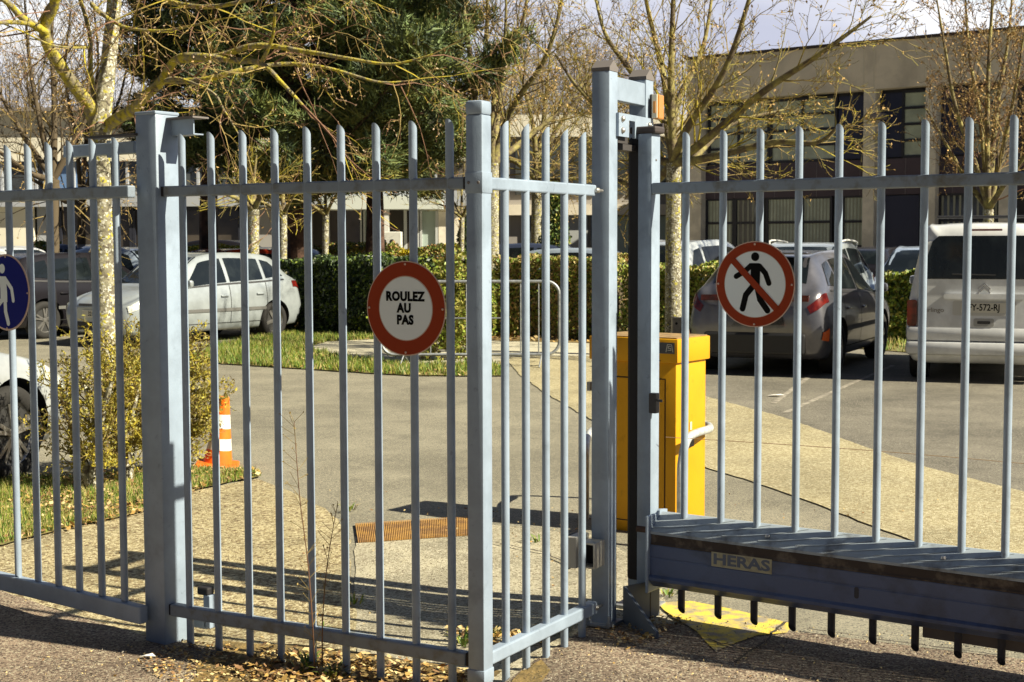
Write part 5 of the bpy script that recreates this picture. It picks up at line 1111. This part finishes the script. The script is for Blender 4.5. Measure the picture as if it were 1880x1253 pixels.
scatter('grass', [(0, 884), (150, 878), (262, 868), (345, 862), (470, 868), (480, 878), (400, 893), (345, 907), (262, 944), (120, 974), (0, 1004), (-120, 1010), (-120, 892)], 26000, blade(.02, .06, (5, 4, 3), .0035), GM)
scatter('grass', verges['verge_bays'][:5], 5000, blade(.05, .12, (5, 4, 2), .01), GM)
M_f1 = mat('fallen_leaf_ochre', (.40, .25, .07), .8); M_f2 = mat('fallen_leaf_brown', (.22, .12, .05), .8); M_f3 = mat('fallen_leaf_straw', (.55, .42, .2), .8); FM = [M_f1, M_f2, M_f3]
scatter('leaf_litter', verges['verge_hedge'], 8000, fallen(.05, .11, .03), FM)
scatter('leaf_litter', verges['verge_far'], 2200, fallen(.03, .07, .03), FM)
scatter('leaf_litter', [(0, 884), (262, 868), (345, 862), (470, 868), (480, 878), (400, 893), (262, 948), (0, 1004)], 3000, fallen(.015, .05, .03), FM)
scatter('leaf_litter', [(480, 1175), (620, 1190), (760, 1205), (868, 1228), (880, 1270), (700, 1290), (520, 1262), (430, 1225)], 1700, fallen(.012, .042, .03), FM)
scatter('leaf_litter', [(820, 1145), (905, 1150), (1010, 1165), (1010, 1185), (900, 1175), (830, 1165)], 500, fallen(.012, .035, .02), FM)
scatter('leaf_litter', [(340, 1160), (430, 1170), (470, 1253), (300, 1240), (250, 1200)], 700, fallen(.008, .025, .01), FM)
scatter('leaf_litter', [(1090, 1160), (1240, 1130), (1260, 1150), (1150, 1200)], 260, fallen(.008, .03, .008), FM)
scatter('leaf_litter', [(655, 935), (1100, 940), (1100, 1000), (870, 1000)], 120, fallen(.01, .03, .005), FM)
scatter('leaf_litter', [(345, 900), (1880, 900), (1880, 1253), (0, 1253), (0, 1010)], 500, fallen(.006, .02, .004), FM)
def chips(mb, x, y):
    mb.cur = random.randrange(3); p = Vector((x, y, gh(x, y)+.016)); s_ = rnd(.003, .008); vs = [p+Vector((rnd(-1, 1)*s_, rnd(-1, 1)*s_, rnd(-.3, .3)*s_)) for _ in range(3)]+[p+Vector((0, 0, s_*.8))]
    mb.add(vs, [(0, 1, 2), (0, 1, 3), (1, 2, 3), (2, 0, 3)])
scatter('gravel', [(250, 1170), (560, 1185), (900, 1240), (1000, 1200), (1240, 1140), (1900, 1190), (1900, 1300), (0, 1300), (0, 1200)], 2600, chips, [M_f3, mat('chip_grey', (.3, .27, .22), .9), mat('chip_dark', (.1, .08, .06), .9)])
def tuft(label, px, py, n, h_, seed, mats=GM, name='weed', Rr=.05, wd=.004):
    random.seed(seed); g = G(px, py); mb = MB(); 
    for _ in range(n):
        a = rnd(0, 6.28); q = rnd(0, Rr); x, y = cos(a)*q, sin(a)*q; L = h_*rnd(.5, 1.1); d = Vector((cos(a)*.6, sin(a)*.6, 1)); mb.cur = random.choices((0, 1, 2), (4, 2, 1))[0]; w_ = Vector((-sin(a), cos(a), 0))*wd; b = Vector((x, y, 0)); m_ = b+d*L*.55; e_ = m_+Vector((cos(a)*L*.45, sin(a)*L*.45, L*.12))
        mb.add([b-w_, b+w_, m_+w_, m_-w_, e_], [(0, 1, 2, 3), (3, 2, 4)])
    o = solo(name, mb, mats, label, 'weed', (g.x, g.y, gh(g.x, g.y)+.012), 0, 'weeds growing at the fence foot'); return o
for i, (x, y, n, h_, lab) in enumerate([(650, 1098, 26, .05, 'small green weed at the slab corner'), (1030, 1160, 40, .05, 'green grass tuft at the foot of the return panel'), (566, 1215, 40, .09, 'leafy weed at the foot of the dry stalk'), (612, 1228, 40, .07, 'broad weed right of the dry stalk'), (590, 1150, 20, .06, 'small weed between the fence pickets'), (850, 1172, 40, .07, 'weed clump left of the corner post'), (1225, 1098, 22, .04, 'small weed behind the gate foot'), (640, 942, 24, .06, 'weed at the asphalt edge near the grate'), (990, 998, 16, .05, 'small weed on the concrete slab'), (905, 1160, 34, .05, 'brown grass tuft behind the corner post')]):
    tuft(lab, x, y, n, h_, 140+i)
def stalk(label, pts, seed):
    random.seed(seed); b = Vector(pts[0]); t = thing('dry_stalk', label, 'weed', tuple(b)); mb = MB(); sp = cat([Vector(p)-b for p in pts], 5); mb.tube(sp, [.0028*(1-.6*k/len(sp)) for k in range(len(sp))], 5, False); part('stem', mb, M_twig, t)
    lv = MB()
    for q in sp[3:]:
        for _ in range(2):
            e_ = q+Vector((rnd(-.05, .05), rnd(-.03, .03), rnd(.01, .06))); lv.tube([q, e_], .0009, 3, False); leafquad(lv, e_, rnd(.006, .014))
    part('spray', lv, M_twigy, t)
s5 = G(578, 1240, -.04); stalk('tall thin dry stalk rising before the fence panel', [s5, P(574, 1150, 5.2), P(566, 1040, 5.2), P(552, 930, 5.15), P(545, 850, 5.1), P(540, 775, 5.1)], 151)
s6 = G(592, 1232, -.04); stalk('shorter dry stalk leaning right beside the tall one', [s6, P(592, 1150, 5.3), P(598, 1060, 5.3), P(608, 990, 5.3), P(618, 935, 5.3)], 152)
for i, (x, y, s_, lab) in enumerate([(270, 1193, .035, 'white paper scrap by the foot of the thick post'), (1425, 729, .10, 'pale leaf lying on the car park asphalt')]):
    g = G(x, y); mb = MB(); mb.add([(-s_, 0, 0), (-.2*s_, -.5*s_, .01), (s_, -.1*s_, .004), (.5*s_, .4*s_, .012), (-.3*s_, .45*s_, .006)], [(0, 1, 2, 3, 4)]); solo('paper_scrap' if i == 0 else 'fallen_leaf', mb, mat('paper', (.75, .73, .68), .8), lab, 'litter', (g.x, g.y, gh(g.x, g.y)+.015))
